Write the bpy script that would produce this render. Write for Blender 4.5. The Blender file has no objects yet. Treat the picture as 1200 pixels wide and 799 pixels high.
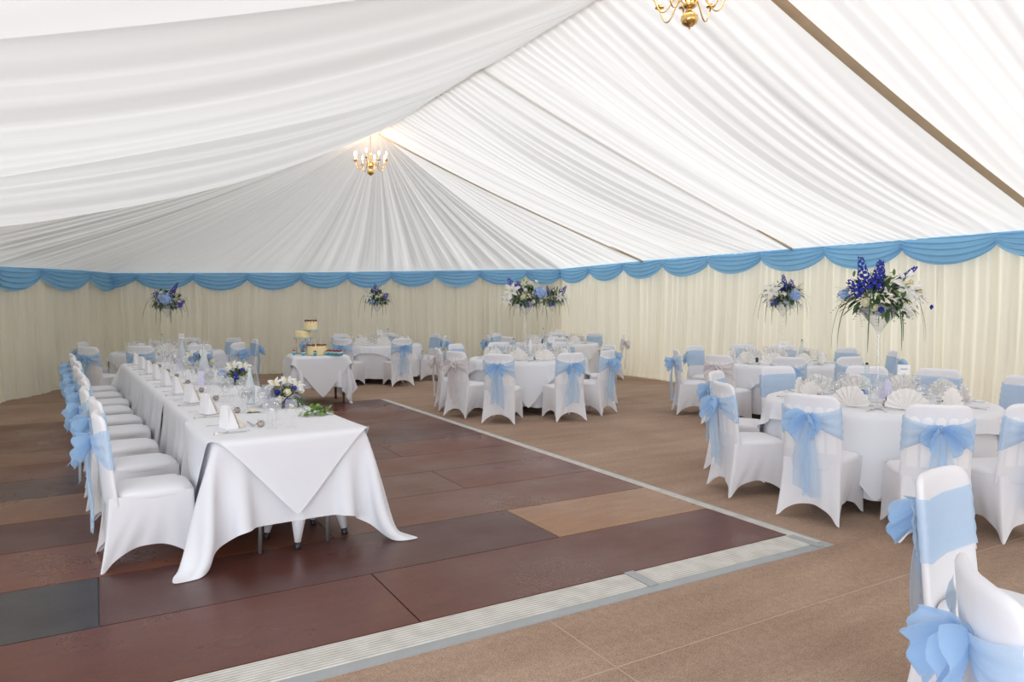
import bpy, math, random
import numpy as np
from mathutils import Vector, Matrix
sin, cos, pi = math.sin, math.cos, math.pi
R = math.radians
S = bpy.context.scene
COL = S.collection
# ------------------------------------------------------------------ camera, sky, sun, exposure
cd = bpy.data.cameras.new('camera'); cam = bpy.data.objects.new('camera', cd); COL.objects.link(cam)
cd.sensor_width = 36; cd.lens = 25.2; cd.clip_start = .05
cam.location = (0, 0, 1.6); cam.rotation_euler = (R(90 - 2.896), 0, R(-30.07))
S.camera = cam
S.view_settings.view_transform = 'Standard'; S.view_settings.look = 'None'
S.view_settings.gamma = 1; S.view_settings.use_curve_mapping = False
S.view_settings.exposure = -0.53
SKY = 2.55
W = bpy.data.worlds.new('sky'); S.world = W; W.use_nodes = True
nt = W.node_tree; bg = nt.nodes['Background']
tc = nt.nodes.new('ShaderNodeTexCoord'); vm = nt.nodes.new('ShaderNodeVectorMath'); vm.operation = 'DOT_PRODUCT'
nv = nt.nodes.new('ShaderNodeVectorMath'); nv.operation = 'NORMALIZE'
nt.links.new(tc.outputs['Generated'], nv.inputs[0]); nt.links.new(nv.outputs[0], vm.inputs[0])
vm.inputs[1].default_value = Vector((.22, -.82, .42)).normalized()
rp = nt.nodes.new('ShaderNodeValToRGB')
mr = nt.nodes.new('ShaderNodeMapRange'); mr.inputs[1].default_value = -1; mr.inputs[2].default_value = 1
nt.links.new(vm.outputs['Value'], mr.inputs[0]); nt.links.new(mr.outputs[0], rp.inputs[0])
e = rp.color_ramp.elements
e[0].position = .30; e[0].color = (.05, .055, .05, 1)
e[1].position = .75; e[1].color = (1, 1, 1, 1)
k = rp.color_ramp.elements.new(.50); k.color = (.20, .20, .19, 1)
k = rp.color_ramp.elements.new(.63); k.color = (.84, .87, .92, 1)
nt.links.new(rp.outputs[0], bg.inputs[0]); bg.inputs[1].default_value = SKY
sd = bpy.data.lights.new('sun', 'SUN'); sd.energy = 3.2; sd.angle = R(25); sd.color = (1, .975, .95)
so = bpy.data.objects.new('sun', sd); COL.objects.link(so)
so.rotation_euler = Vector((.16, -.78, .6)).to_track_quat('Z', 'Y').to_euler()
# daylight from the open side of the tent beside the photographer
ad = bpy.data.lights.new('open_side_daylight', 'AREA'); ad.shape = 'RECTANGLE'; ad.size = 7; ad.size_y = 2.2
ad.energy = 330; ad.color = (.84, .90, 1)
ao = bpy.data.objects.new('open_side_daylight', ad); COL.objects.link(ao)
ao.location = (-2.3, -1.5, 1.3); ao.rotation_euler = Vector((-1, -.15, -.0)).to_track_quat('Z', 'Y').to_euler()

# ------------------------------------------------------------------ materials
def mat(name):
    m = bpy.data.materials.new(name); m.use_nodes = True
    return m, m.node_tree, m.node_tree.nodes, m.node_tree.links, m.node_tree.nodes['Principled BSDF']
def plain(name, c, rough=.5, metal=0, noise=0, scale=20, bump=0, bscale=60, sheen=0, spec=None, coat=0):
    m, t, n, l, b = mat(name)
    b.inputs['Base Color'].default_value = (*c, 1); b.inputs['Roughness'].default_value = rough
    b.inputs['Metallic'].default_value = metal
    if spec is not None: b.inputs['Specular IOR Level'].default_value = spec
    if sheen: b.inputs['Sheen Weight'].default_value = sheen
    if coat: b.inputs['Coat Weight'].default_value = coat
    tc = n.new('ShaderNodeTexCoord')
    if noise:
        x = n.new('ShaderNodeTexNoise'); x.inputs['Scale'].default_value = scale; x.inputs['Detail'].default_value = 4
        l.new(tc.outputs['Object'], x.inputs['Vector'])
        r = n.new('ShaderNodeValToRGB'); r.color_ramp.elements[0].position = .3; r.color_ramp.elements[1].position = .7
        r.color_ramp.elements[0].color = (*[v * (1 - noise) for v in c], 1)
        r.color_ramp.elements[1].color = (*[min(1, v * (1 + noise)) for v in c], 1)
        l.new(x.outputs['Fac'], r.inputs[0]); l.new(r.outputs[0], b.inputs['Base Color'])
    if bump:
        x = n.new('ShaderNodeTexNoise'); x.inputs['Scale'].default_value = bscale; x.inputs['Detail'].default_value = 3
        l.new(tc.outputs['Object'], x.inputs['Vector'])
        q = n.new('ShaderNodeBump'); q.inputs['Strength'].default_value = bump; q.inputs['Distance'].default_value = .01
        l.new(x.outputs['Fac'], q.inputs['Height']); l.new(q.outputs[0], b.inputs['Normal'])
    return m
def cloth(name, c, trans=.4, tcol=None, clear=0, bscale=0, bstr=.2, vary=0):
    """woven fabric: diffuse front, light comes through it; clear = share of open weave"""
    m, t, n, l, b = mat(name); n.remove(b); out = n['Material Output']
    d = n.new('ShaderNodeBsdfDiffuse'); d.inputs[0].default_value = (*c, 1)
    tr = n.new('ShaderNodeBsdfTranslucent'); tr.inputs[0].default_value = (*(tcol or c), 1)
    mx = n.new('ShaderNodeMixShader'); mx.inputs[0].default_value = trans
    l.new(d.outputs[0], mx.inputs[1]); l.new(tr.outputs[0], mx.inputs[2])
    last = mx.outputs[0]
    if vary:
        tc = n.new('ShaderNodeTexCoord'); x = n.new('ShaderNodeTexNoise'); x.inputs['Scale'].default_value = .6
        l.new(tc.outputs['Object'], x.inputs['Vector'])
        r = n.new('ShaderNodeValToRGB'); r.color_ramp.elements[0].position = .35; r.color_ramp.elements[1].position = .65
        r.color_ramp.elements[0].color = (*[v * (1 - vary) for v in c], 1); r.color_ramp.elements[1].color = (*c, 1)
        l.new(x.outputs['Fac'], r.inputs[0]); l.new(r.outputs[0], d.inputs[0])
    if bscale:
        tc = n.new('ShaderNodeTexCoord'); x = n.new('ShaderNodeTexNoise'); x.inputs['Scale'].default_value = bscale
        l.new(tc.outputs['Object'], x.inputs['Vector'])
        q = n.new('ShaderNodeBump'); q.inputs['Strength'].default_value = bstr; q.inputs['Distance'].default_value = .01
        l.new(x.outputs['Fac'], q.inputs['Height']); l.new(q.outputs[0], d.inputs['Normal']); l.new(q.outputs[0], tr.inputs['Normal'])
    if clear:
        tp = n.new('ShaderNodeBsdfTransparent'); m2 = n.new('ShaderNodeMixShader')
        lw = n.new('ShaderNodeLayerWeight'); lw.inputs[0].default_value = .35
        mrr = n.new('ShaderNodeMapRange'); mrr.inputs[3].default_value = 1 - clear; mrr.inputs[4].default_value = 1
        l.new(lw.outputs['Facing'], mrr.inputs[0]); l.new(mrr.outputs[0], m2.inputs[0])
        l.new(tp.outputs[0], m2.inputs[1]); l.new(last, m2.inputs[2]); last = m2.outputs[0]
    l.new(last, out.inputs[0])
    return m
def thin_glass(name, c=(1, 1, 1), refl=.75, body=0, bodyc=(.8, .85, .88)):
    m, t, n, l, b = mat(name); n.remove(b); out = n['Material Output']
    tp = n.new('ShaderNodeBsdfTransparent'); tp.inputs[0].default_value = (*c, 1)
    g = n.new('ShaderNodeBsdfGlossy'); g.inputs['Roughness'].default_value = .04
    lw = n.new('ShaderNodeLayerWeight'); lw.inputs[0].default_value = .3
    mrr = n.new('ShaderNodeMapRange'); mrr.inputs[3].default_value = .05; mrr.inputs[4].default_value = refl
    pw = n.new('ShaderNodeMath'); pw.operation = 'POWER'; pw.inputs[1].default_value = 1.8
    l.new(lw.outputs['Facing'], pw.inputs[0]); l.new(pw.outputs[0], mrr.inputs[0])
    mx = n.new('ShaderNodeMixShader'); l.new(mrr.outputs[0], mx.inputs[0])
    l.new(tp.outputs[0], mx.inputs[1]); l.new(g.outputs[0], mx.inputs[2]); last = mx.outputs[0]
    if body:
        d = n.new('ShaderNodeBsdfDiffuse'); d.inputs[0].default_value = (*bodyc, 1)
        m2 = n.new('ShaderNodeMixShader'); m2.inputs[0].default_value = body
        l.new(last, m2.inputs[1]); l.new(d.outputs[0], m2.inputs[2]); last = m2.outputs[0]
    l.new(last, out.inputs[0])
    return m
M = {}
M['ceiling'] = cloth('ceiling_lining', (.87, .87, .87), .5, (.92, .92, .92))
M['wall'] = cloth('wall_lining', (.935, .912, .775), .38, (.97, .94, .80))
M['valance'] = cloth('valance_blue', (.30, .58, .86), .35, (.38, .68, .95))
M['spandex'] = cloth('spandex', (.86, .86, .895), .12, bscale=9, bstr=.15)
M['flute'] = cloth('spandex_over_padding', (.93, .92, .92), .1)
M['linen'] = cloth('table_linen', (.86, .87, .915), .14, bscale=6, bstr=.12)
M['napkin'] = cloth('napkin_linen', (.94, .92, .90), .3)
M['napwhite'] = cloth('white_napkin', (.95, .95, .98), .2)
M['napcream'] = cloth('napkin_cream', (.9, .83, .72), .2)
M['organza'] = cloth('blue_organza', (.55, .74, .94), .45, (.62, .8, 1), clear=.52)
M['organza_dense'] = cloth('blue_organza_gathered', (.50, .71, .93), .5, (.60, .79, 1), clear=.46)
M['worg'] = cloth('white_organza', (.86, .82, .84), .45, clear=.5)
M['worg_dense'] = cloth('white_organza_gathered', (.88, .84, .86), .4, clear=.2)
M['glass'] = thin_glass('clear_glass', body=.05, bodyc=(.9, .93, .97))
M['bottleglass'] = thin_glass('bottle_glass', (.93, .97, .97), .85, .12, (.72, .8, .84))
M['frost'] = thin_glass('frosted_bottle', (.92, .95, .97), .7, .42, (.78, .84, .88))
M['steel'] = plain('steel', (.62, .61, .6), .22, 1)
M['pipe'] = plain('grey_pipe', (.33, .33, .33), .35, .7)
M['dark'] = plain('dark_plastic', (.015, .016, .02), .4)
M['peppers'] = plain('peppercorns', (.06, .04, .035), .6, noise=.4, scale=300)
M['paper'] = plain('white_card', (.85, .85, .86), .7)
M['lilac'] = plain('lilac_card', (.66, .64, .82), .7)
M['ink'] = plain('grey_ink', (.22, .22, .26), .8)
M['brass'] = plain('polished_brass', (.78, .52, .2), .22, 1, noise=.15, scale=30)
M['candle'] = plain('ivory_candle_sleeve', (.9, .84, .72), .5)
M['chain'] = plain('chain_metal', (.2, .15, .11), .5, .8)
m, t, n, l, b = mat('lit_bulb'); b.inputs['Emission Color'].default_value = (1, .82, .55, 1); b.inputs['Emission Strength'].default_value = 9; M['bulb'] = m
M['wood'] = plain('dark_wood', (.09, .028, .015), .3, noise=.3, scale=8)
M['ply'] = plain('plywood', (.45, .32, .2), .6, noise=.15, scale=10)
M['icing'] = plain('cream_icing', (.88, .74, .42), .6, noise=.06, scale=40)
M['berry'] = plain('dark_red_berries', (.17, .012, .014), .3, noise=.4, scale=80)
M['cakeboard'] = plain('silver_board', (.42, .56, .6), .35, .3)
M['bluecase'] = plain('turquoise_case', (.04, .45, .60), .5)
M['sponge'] = plain('cupcake_top', (.75, .6, .42), .7)
M['petalw'] = cloth('white_petal', (.93, .93, .90), .3)
M['petalc'] = cloth('cream_petal', (.92, .88, .68), .3)
M['hydra'] = cloth('pale_blue_petal', (.44, .59, .88), .3)
M['delph'] = cloth('deep_blue_petal', (.06, .075, .46), .25)
M['violet'] = cloth('violet_petal', (.13, .11, .52), .25)
M['leaf'] = plain('dark_leaf', (.055, .115, .038), .45, noise=.45, scale=14)
M['leafb'] = plain('bright_leaf', (.2, .33, .07), .5, noise=.35, scale=20)
M['grass'] = plain('grass_blade', (.05, .12, .035), .4)
M['stamen'] = plain('stamen', (.62, .5, .05), .6)
M['moss'] = plain('floral_foam', (.55, .58, .6), .9, noise=.3, scale=60)
M['favour'] = plain('grey_brown_organza_pouch', (.34, .30, .27), .55, noise=.3, scale=60)
M['ribbed'] = plain('tape', (.33, .345, .355), .45, noise=.06, scale=5)
M['blue_label'] = plain('blue_label', (.06, .18, .5), .5)
M['beam'] = plain('tan_beam', (.62, .50, .34), .55, noise=.08, scale=3)
# carpet
m, t, n, l, b = mat('ribbed_carpet'); M['carpet'] = m
b.inputs['Roughness'].default_value = .95; b.inputs['Specular IOR Level'].default_value = .12
tc = n.new('ShaderNodeTexCoord')
def noise(sc, det=3, src=None):
    x = n.new('ShaderNodeTexNoise'); x.inputs['Scale'].default_value = sc; x.inputs['Detail'].default_value = det
    l.new((src or tc.outputs['Object']), x.inputs['Vector']); return x
n1 = noise(.9); n2 = noise(130, 2); n3 = noise(26, 3)
mp = n.new('ShaderNodeMapping'); mp.inputs['Scale'].default_value = (.5, 3.2, 1); l.new(tc.outputs['Object'], mp.inputs[0]); n4 = noise(1.4, 4, mp.outputs[0])
wv = n.new('ShaderNodeTexWave'); wv.inputs['Scale'].default_value = 28; wv.bands_direction = 'Y'; l.new(tc.outputs['Object'], wv.inputs['Vector'])
def mixc(fac, a, bb, mode='MIX'):
    x = n.new('ShaderNodeMix'); x.data_type = 'RGBA'; x.blend_type = mode
    for s, v in ((0, fac), (6, a), (7, bb)):
        if hasattr(v, 'is_output'): l.new(v, x.inputs[s])
        elif isinstance(v, tuple): x.inputs[s].default_value = (*v, 1)
        else: x.inputs[s].default_value = v
    return x.outputs[2]
def ramp(src, a, bb, lo=.35, hi=.65):
    x = n.new('ShaderNodeValToRGB'); x.color_ramp.elements[0].position = lo; x.color_ramp.elements[1].position = hi
    x.color_ramp.elements[0].color = (*a, 1); x.color_ramp.elements[1].color = (*bb, 1); l.new(src, x.inputs[0]); return x.outputs[0]
c1 = ramp(n1.outputs['Fac'], (.425, .295, .218), (.50, .36, .275))
c1 = mixc(.65, c1, ramp(n2.outputs['Fac'], (.55, .55, .55), (1.15, 1.13, 1.1), .38, .62), 'MULTIPLY')
c1 = mixc(.35, c1, ramp(n3.outputs['Fac'], (.7, .7, .7), (1.1, 1.1, 1.1)), 'MULTIPLY')
c1 = mixc(.5, c1, ramp(n4.outputs['Fac'], (.74, .74, .74), (1.06, 1.06, 1.06)), 'MULTIPLY')
l.new(c1, b.inputs['Base Color'])
q = n.new('ShaderNodeBump'); q.inputs['Strength'].default_value = .5; q.inputs['Distance'].default_value = .006
ad_ = n.new('ShaderNodeMath'); ad_.operation = 'ADD'; l.new(n2.outputs['Fac'], ad_.inputs[0]); l.new(wv.outputs['Fac'], ad_.inputs[1])
l.new(ad_.outputs[0], q.inputs['Height'])
q2 = n.new('ShaderNodeBump'); q2.inputs['Strength'].default_value = .6; q2.inputs['Distance'].default_value = .05
l.new(n4.outputs['Fac'], q2.inputs['Height']); l.new(q2.outputs[0], q.inputs['Normal']); l.new(q.outputs[0], b.inputs['Normal'])
# dance floor boards: each board's own tint comes from a colour attribute
m, t, n, l, b = mat('dance_floor_board'); M['board'] = m
tc = n.new('ShaderNodeTexCoord'); at = n.new('ShaderNodeVertexColor'); at.layer_name = 'tint'
mp = n.new('ShaderNodeMapping'); mp.inputs['Scale'].default_value = (1.2, 5, 1); l.new(tc.outputs['Object'], mp.inputs[0])
na = noise(3, 5, mp.outputs[0]); nb = noise(55, 3); nc = noise(1.1, 4)
c1 = mixc(.8, at.outputs['Color'], ramp(na.outputs['Fac'], (.84, .82, .80), (1.15, 1.13, 1.1), .3, .7), 'MULTIPLY')
c1 = mixc(.35, c1, ramp(nb.outputs['Fac'], (.8, .8, .8), (1.25, 1.25, 1.25), .4, .66), 'MULTIPLY')
nd = noise(160, 2)
c1 = mixc(ramp(nd.outputs['Fac'], (0, 0, 0), (.22, .22, .22), .62, .74), c1, (.36, .26, .2))
l.new(c1, b.inputs['Base Color'])
l.new(ramp(nc.outputs['Fac'], (.24, .24, .24), (.42, .42, .42)), b.inputs['Roughness']); b.inputs['Specular IOR Level'].default_value = .33
q = n.new('ShaderNodeBump'); q.inputs['Strength'].default_value = .08; q.inputs['Distance'].default_value = .004
l.new(nb.outputs['Fac'], q.inputs['Height']); l.new(q.outputs[0], b.inputs['Normal'])
# ribbed ramp
m, t, n, l, b = mat('ribbed_threshold'); M['ramp'] = m
tc = n.new('ShaderNodeTexCoord'); wv = n.new('ShaderNodeTexWave'); wv.bands_direction = 'Y'; wv.inputs['Scale'].default_value = 14
l.new(tc.outputs['UV'], wv.inputs['Vector']); nb = noise(9, 4)
c1 = ramp(wv.outputs['Fac'], (.42, .41, .385), (.66, .64, .595), .2, .5)
c1 = mixc(.5, c1, ramp(nb.outputs['Fac'], (.75, .74, .72), (1.08, 1.08, 1.08), .35, .6), 'MULTIPLY')
l.new(c1, b.inputs['Base Color']); b.inputs['Roughness'].default_value = .6
q = n.new('ShaderNodeBump'); q.inputs['Strength'].default_value = .5; q.inputs['Distance'].default_value = .004
l.new(wv.outputs['Fac'], q.inputs['Height']); l.new(q.outputs[0], b.inputs['Normal'])

# ------------------------------------------------------------------ mesh helpers
class MB:
    """collects shapes that become ONE mesh"""
    def __init__(s): s.v = []; s.f = []; s.m = []
    def add(s, vs, fs, mi=0):
        o = len(s.v); s.v.extend([tuple(map(float, p)) for p in vs]); s.f.extend([tuple(i + o for i in f) for f in fs]); s.m.extend([mi] * len(fs)); return s
    def grid(s, P, nu, nv, cu=False, cv=False, mi=0):
        """P is a flat list of nu*nv points, row-major in v"""
        fs = []
        for j in range(nv if cv else nv - 1):
            for i in range(nu if cu else nu - 1):
                i2 = (i + 1) % nu; j2 = (j + 1) % nv
                fs.append((j * nu + i, j * nu + i2, j2 * nu + i2, j2 * nu + i))
        return s.add(P, fs, mi)
    def box(s, lo, hi, mi=0):
        x0, y0, z0 = lo; x1, y1, z1 = hi
        return s.add([(x0, y0, z0), (x1, y0, z0), (x1, y1, z0), (x0, y1, z0), (x0, y0, z1), (x1, y0, z1), (x1, y1, z1), (x0, y1, z1)],
                     [(0, 3, 2, 1), (4, 5, 6, 7), (0, 1, 5, 4), (1, 2, 6, 5), (2, 3, 7, 6), (3, 0, 4, 7)], mi)
    def lathe(s, prof, n=20, c=(0, 0, 0), mi=0):
        P = [(c[0] + r * cos(2 * pi * i / n), c[1] + r * sin(2 * pi * i / n), c[2] + z) for r, z in prof for i in range(n)]
        return s.grid(P, n, len(prof), cu=True, mi=mi)
    def tube(s, pts, r, n=8, mi=0, caps=True):
        pts = [Vector(p) for p in pts]; P = []; up = Vector((0, 0, 1)); prev = None
        for i, p in enumerate(pts):
            d = (pts[min(i + 1, len(pts) - 1)] - pts[max(i - 1, 0)]).normalized()
            a = prev if prev else (up.cross(d) if abs(d.z) < .95 else Vector((1, 0, 0)).cross(d))
            a = (a - d * a.dot(d)).normalized(); b = d.cross(a); prev = a
            rr = r[i] if isinstance(r, (list, tuple)) else r
            P += [p + a * (rr * cos(2 * pi * k / n)) + b * (rr * sin(2 * pi * k / n)) for k in range(n)]
        o = len(s.v); s.grid(P, n, len(pts), cu=True, mi=mi)
        if caps:
            s.f.append(tuple(o + k for k in range(n - 1, -1, -1))); s.f.append(tuple(o + (len(pts) - 1) * n + k for k in range(n))); s.m += [mi, mi]
        return s
    def blob(s, c, r, n=10, k=7, jit=0, rng=None, mi=0):
        r = (r, r, r) if not isinstance(r, (tuple, list)) else r; P = []
        for j in range(k):
            t = pi * (j + .02) / (k - 1 + .04)
            for i in range(n):
                a = 2 * pi * i / n; q = 1 + (rng.uniform(-jit, jit) if jit else 0)
                P.append((c[0] + r[0] * q * sin(t) * cos(a), c[1] + r[1] * q * sin(t) * sin(a), c[2] + r[2] * q * cos(t)))
        return s.grid(P, n, k, cu=True, mi=mi)
    def xf(s, fn): s.v = [tuple(fn(Vector(p))) for p in s.v]; return s
    def build(s, name, mats, parent=None, smooth=True, sub=0, bevel=0, loc=None):
        me = bpy.data.meshes.new(name); me.from_pydata(s.v, [], s.f); me.validate()
        mats = mats if isinstance(mats, (list, tuple)) else [mats]
        for mm in mats: me.materials.append(M[mm] if isinstance(mm, str) else mm)
        if len(mats) > 1 and len(me.polygons) == len(s.m): me.polygons.foreach_set('material_index', s.m)
        me.polygons.foreach_set('use_smooth', [bool(smooth)] * len(me.polygons))
        o = bpy.data.objects.new(name, me); COL.objects.link(o)
        if parent: o.parent = parent
        if loc: o.location = loc
        if bevel:
            b = o.modifiers.new('bevel', 'BEVEL'); b.width = bevel; b.segments = 2; b.limit_method = 'ANGLE'
        if sub:
            b = o.modifiers.new('sub', 'SUBSURF'); b.levels = sub; b.render_levels = sub
        return o
def tag(o, label=None, cat=None, group=None, kind=None):
    if label: o['label'] = label
    if cat: o['category'] = cat
    if group: o['group'] = group
    if kind: o['kind'] = kind
    return o
def thing(name, label, cat, loc=(0, 0, 0), rz=0, group=None):
    o = bpy.data.objects.new(name, None); COL.objects.link(o); o.empty_display_size = .05
    o.location = loc; o.rotation_euler = (0, 0, rz); return tag(o, label, cat, group)
KIDS = {}
def dup(root, loc, rz=0, label=None, group=None, cat=None, scale=None):
    def cp(o, parent):
        c = o.copy(); COL.objects.link(c); c.parent = parent
        for ch in KIDS.get(o.name) or list(o.children): cp(ch, c)
        return c
    r = cp(root, None); r.location = loc; r.rotation_euler = (0, 0, rz)
    if scale: r.scale = (scale,) * 3
    tag(r, label, cat, group); return r
def struct(o): o['kind'] = 'structure'; return o
def ordw(i): return ['nearest', 'second', 'third', 'fourth', 'fifth', 'sixth', 'seventh', 'eighth', 'ninth', 'tenth'][i]

# ------------------------------------------------------------------ floor
mb = MB(); mb.box((-12, -9, -.05), (14, 24, 0)); struct(mb.build('floor', 'carpet', smooth=False))
rng = random.Random(5)
mb = MB(); tints = []
PX, PY, X1, Y0 = 2.73, .745, 4.09, 3.27
base = [(.115, .031, .014), (.145, .043, .019), (.088, .026, .015), (.15, .056, .028), (.20, .088, .046), (.075, .024, .018)]
for r in range(11):
    xs = [X1]; x = X1 - (PX / 2 if r % 2 else PX)
    while x > -6.5: xs.append(x); x -= PX
    xs.append(-6.5)
    if r == 0: xs = [X1, 1.365, -1.365, -4.1, -6.5]
    if r == 1: xs = [X1, 2.70, -.03, -2.76, -5.5, -6.5]
    for k in range(len(xs) - 1):
        c = rng.choice(base)
        if r == 1 and k == 0: c = (.30, .155, .075)
        if r == 1 and k == 2: c = (.036, .03, .034)
        if r == 0: c = (.105, .027, .014)
        if r == 3 and k == 1: c = (.15, .065, .037)
        g = .004
        mb.box((xs[k + 1] + g, Y0 + r * PY + g, 0), (xs[k] - g, Y0 + (r + 1) * PY - g, .014)); tints += [c] * 8
o = mb.build('floor', 'board', smooth=False); struct(o)
ca = o.data.color_attributes.new('tint', 'FLOAT_COLOR', 'POINT')
for i, c in enumerate(tints): ca.data[i].color = (*c, 1)
mb = MB(); mb.box((-6.5, Y0, 0), (X1, Y0 + 11 * PY, .006)); struct(mb.build('floor', 'dark', smooth=False))
YE = Y0 + 11 * PY
mb = MB(); uv = None
mb.box((-6.5, 3.065, 0), (2.66, Y0 - .002, .012)); mb.box((2.74, 3.065, 0), (4.12, Y0 - .002, .012)); mb.box((4.094, 3.065, 0), (4.175, YE, .0125))
o = mb.build('trim_1', 'ramp', smooth=False); struct(o)
u = o.data.uv_layers.new(name='UVMap')
for p in o.data.polygons:
    for li in p.loop_indices:
        co = o.data.vertices[o.data.loops[li].vertex_index].co
        u.data[li].uv = (co.x, co.y) if p.index < 12 else (co.y, co.x)
mb = MB(); mb.box((-6.5, 2.99, 0), (4.2, 3.064, .006)); mb.box((2.665, 3.05, .0), (2.735, Y0 + .01, .0145)); mb.box((4.06, 3.0, .0), (4.12, 3.25, .0150)); mb.box((4.176, 3.0, 0), (4.215, YE, .004))
struct(mb.build('trim_2', 'ribbed', smooth=False))
mb = MB()   # pale seams in the carpet
mb.box((1.945, .0, 0), (1.951, 2.99, .0015)); mb.box((-6, 2.44, 0), (4.2, 2.445, .0015)); mb.box((4.22, 2.44, 0), (10.3, 2.444, .0012))
struct(mb.build('trim_3', plain('carpet_seam', (.47, .355, .28), .9), smooth=False))

# ------------------------------------------------------------------ walls, valance, ceiling
ZR = 4.6; XR = 4.33; XE = 10.39; XL = -1.78
PATH = [(XE, -7.3, 2.54), (XE, 12.12, 2.54), (XE, 15.4, 2.50), (3.9, 16.9, 2.32), (.25, 18.7, 2.30), (-.30, 17.0, 2.28), (-.85, 15.5, 2.24), (-1.43, 14.2, 2.2), (-1.72, 12.5, 2.35), (XL, 11.0, 2.45), (XL, 4.4, 2.52)]
def plen(P):
    L = [0]
    for a, b in zip(P, P[1:]): L.append(L[-1] + math.hypot(b[0] - a[0], b[1] - a[1]))
    return L
PL = plen(PATH)
def at(s):
    s = max(0, min(PL[-1] - 1e-6, s)); i = max(k for k in range(len(PL) - 1) if PL[k] <= s)
    f = (s - PL[i]) / (PL[i + 1] - PL[i]); a, b = PATH[i], PATH[i + 1]
    p = [a[j] + (b[j] - a[j]) * f for j in range(3)]
    d = Vector((b[0] - a[0], b[1] - a[1], 0)).normalized()
    return Vector(p), Vector((-d.y, d.x, 0))   # point, inward normal
def pleat(s):
    w = sin(2 * pi * s / .83 + 1.3) * .9 + sin(2 * pi * s / 1.9) * .8
    return .022 * sin(2 * pi * s / .135 + w) + .020 * sin(2 * pi * s / .29 + 2 * w) + .018 * sin(2 * pi * s / .71 + .4)
def wall(name, s0, s1):
    n = int((s1 - s0) / .0215); P = []; rows = (0., .04, .25, .6, 1.)
    for t in rows:
        for i in range(n + 1):
            s = s0 + (s1 - s0) * i / n; p, nn = at(s)
            z = .03 + (p.z - .0) * t
            a = pleat(s + .04 * sin(3 * t + s)) * (1.25 - .35 * t) + .05 * (1 - t) ** 3 + .02 * sin(s * 2.1) * (1 - t)
            q = p + nn * (a + (.03 if t == 0 else 0)); P.append((q.x, q.y, z if t else .015 + .008 * sin(s * 5)))
    struct(MB().grid(P, n + 1, len(rows)).build(name, 'wall'))
wall('wall_right', 0, PL[2]); wall('wall_back', PL[2], PL[4]); wall('wall_left', PL[4], PL[-1])
# blue swags. node positions along the path
nodes = [PL[1] + .67 - 1.293 * k for k in range(-2, 12)]
def s_of_px(px):   # azimuth of a node seen from the tent's south end -> distance along the path
    az = R(30.07) + math.atan((px - 600) / 840); best = None
    for i in range(int(PL[2] * 100), int(PL[8] * 100)):
        p, _ = at(i / 100); d = abs(math.atan2(p.x, p.y) - az)
        if best is None or d < best[0]: best = (d, i / 100)
    return best[1]
far = [s_of_px(p) for p in (658, 615, 561, 510, 458, 407, 352, 292, 228, 162, 101, 43, -16, -75)]
nodes = sorted([s for s in nodes if s < far[0] - .6 and s > 5]) + far
def valance(k, s0, s1):
    L = s1 - s0; r = random.Random(k); nu, nv = 40, 56; P = []; dd = r.uniform(-.02, .02); ph = r.uniform(0, 6)
    for j in range(nv):
        t = j / (nv - 1)
        for i in range(nu):
            x = i / (nu - 1); p, nn = at(s0 + L * x); b = (4 * x * (1 - x))
            drop = .15 + (.24 + dd) * b ** .75
            tt = t
            pl = sin(2 * pi * (5.2 * t ** 1.15) + ph + .8 * sin(3 * x)) * .5 + .5 * sin(2 * pi * 2.7 * t + ph * 2 + 2 * x)
            fr = (4.6 * t ** .9 + .22 * sin(2.6 * x + ph) + .3 * sin(ph)) % 1
            out = .075 + .030 * b * (1 - t) * t * 4 + (fr - min(1, (1 - fr) * 0 + max(0, fr - .86) / .14)) * (.022 + .030 * b ** .5) * min(1, t * 12) + pl * .006 + .015 * (1 - b) * sin(t * 23)
            q = p + nn * out; P.append((q.x, q.y, p.z + .015 - drop * tt))
    side = s1 < far[0] + .01
    where = 'right' if side else 'far'
    if side: d = 'counting back from the far right corner, ' ; kk = len([q for q in nodes if q > s0 + .01 and q <= far[0]])
    else: kk = k - nodes.index(far[0]) + 1
    o = MB().grid(P, nu, nv).build('swag_valance', 'valance')
    tag(o, f'light blue swag on the {"side" if side else "back"} wall, number {kk} from the far corner', 'swag', 'light blue swags along the top of the walls')
for k in range(len(nodes) - 1): valance(k, nodes[k], nodes[k + 1])

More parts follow.
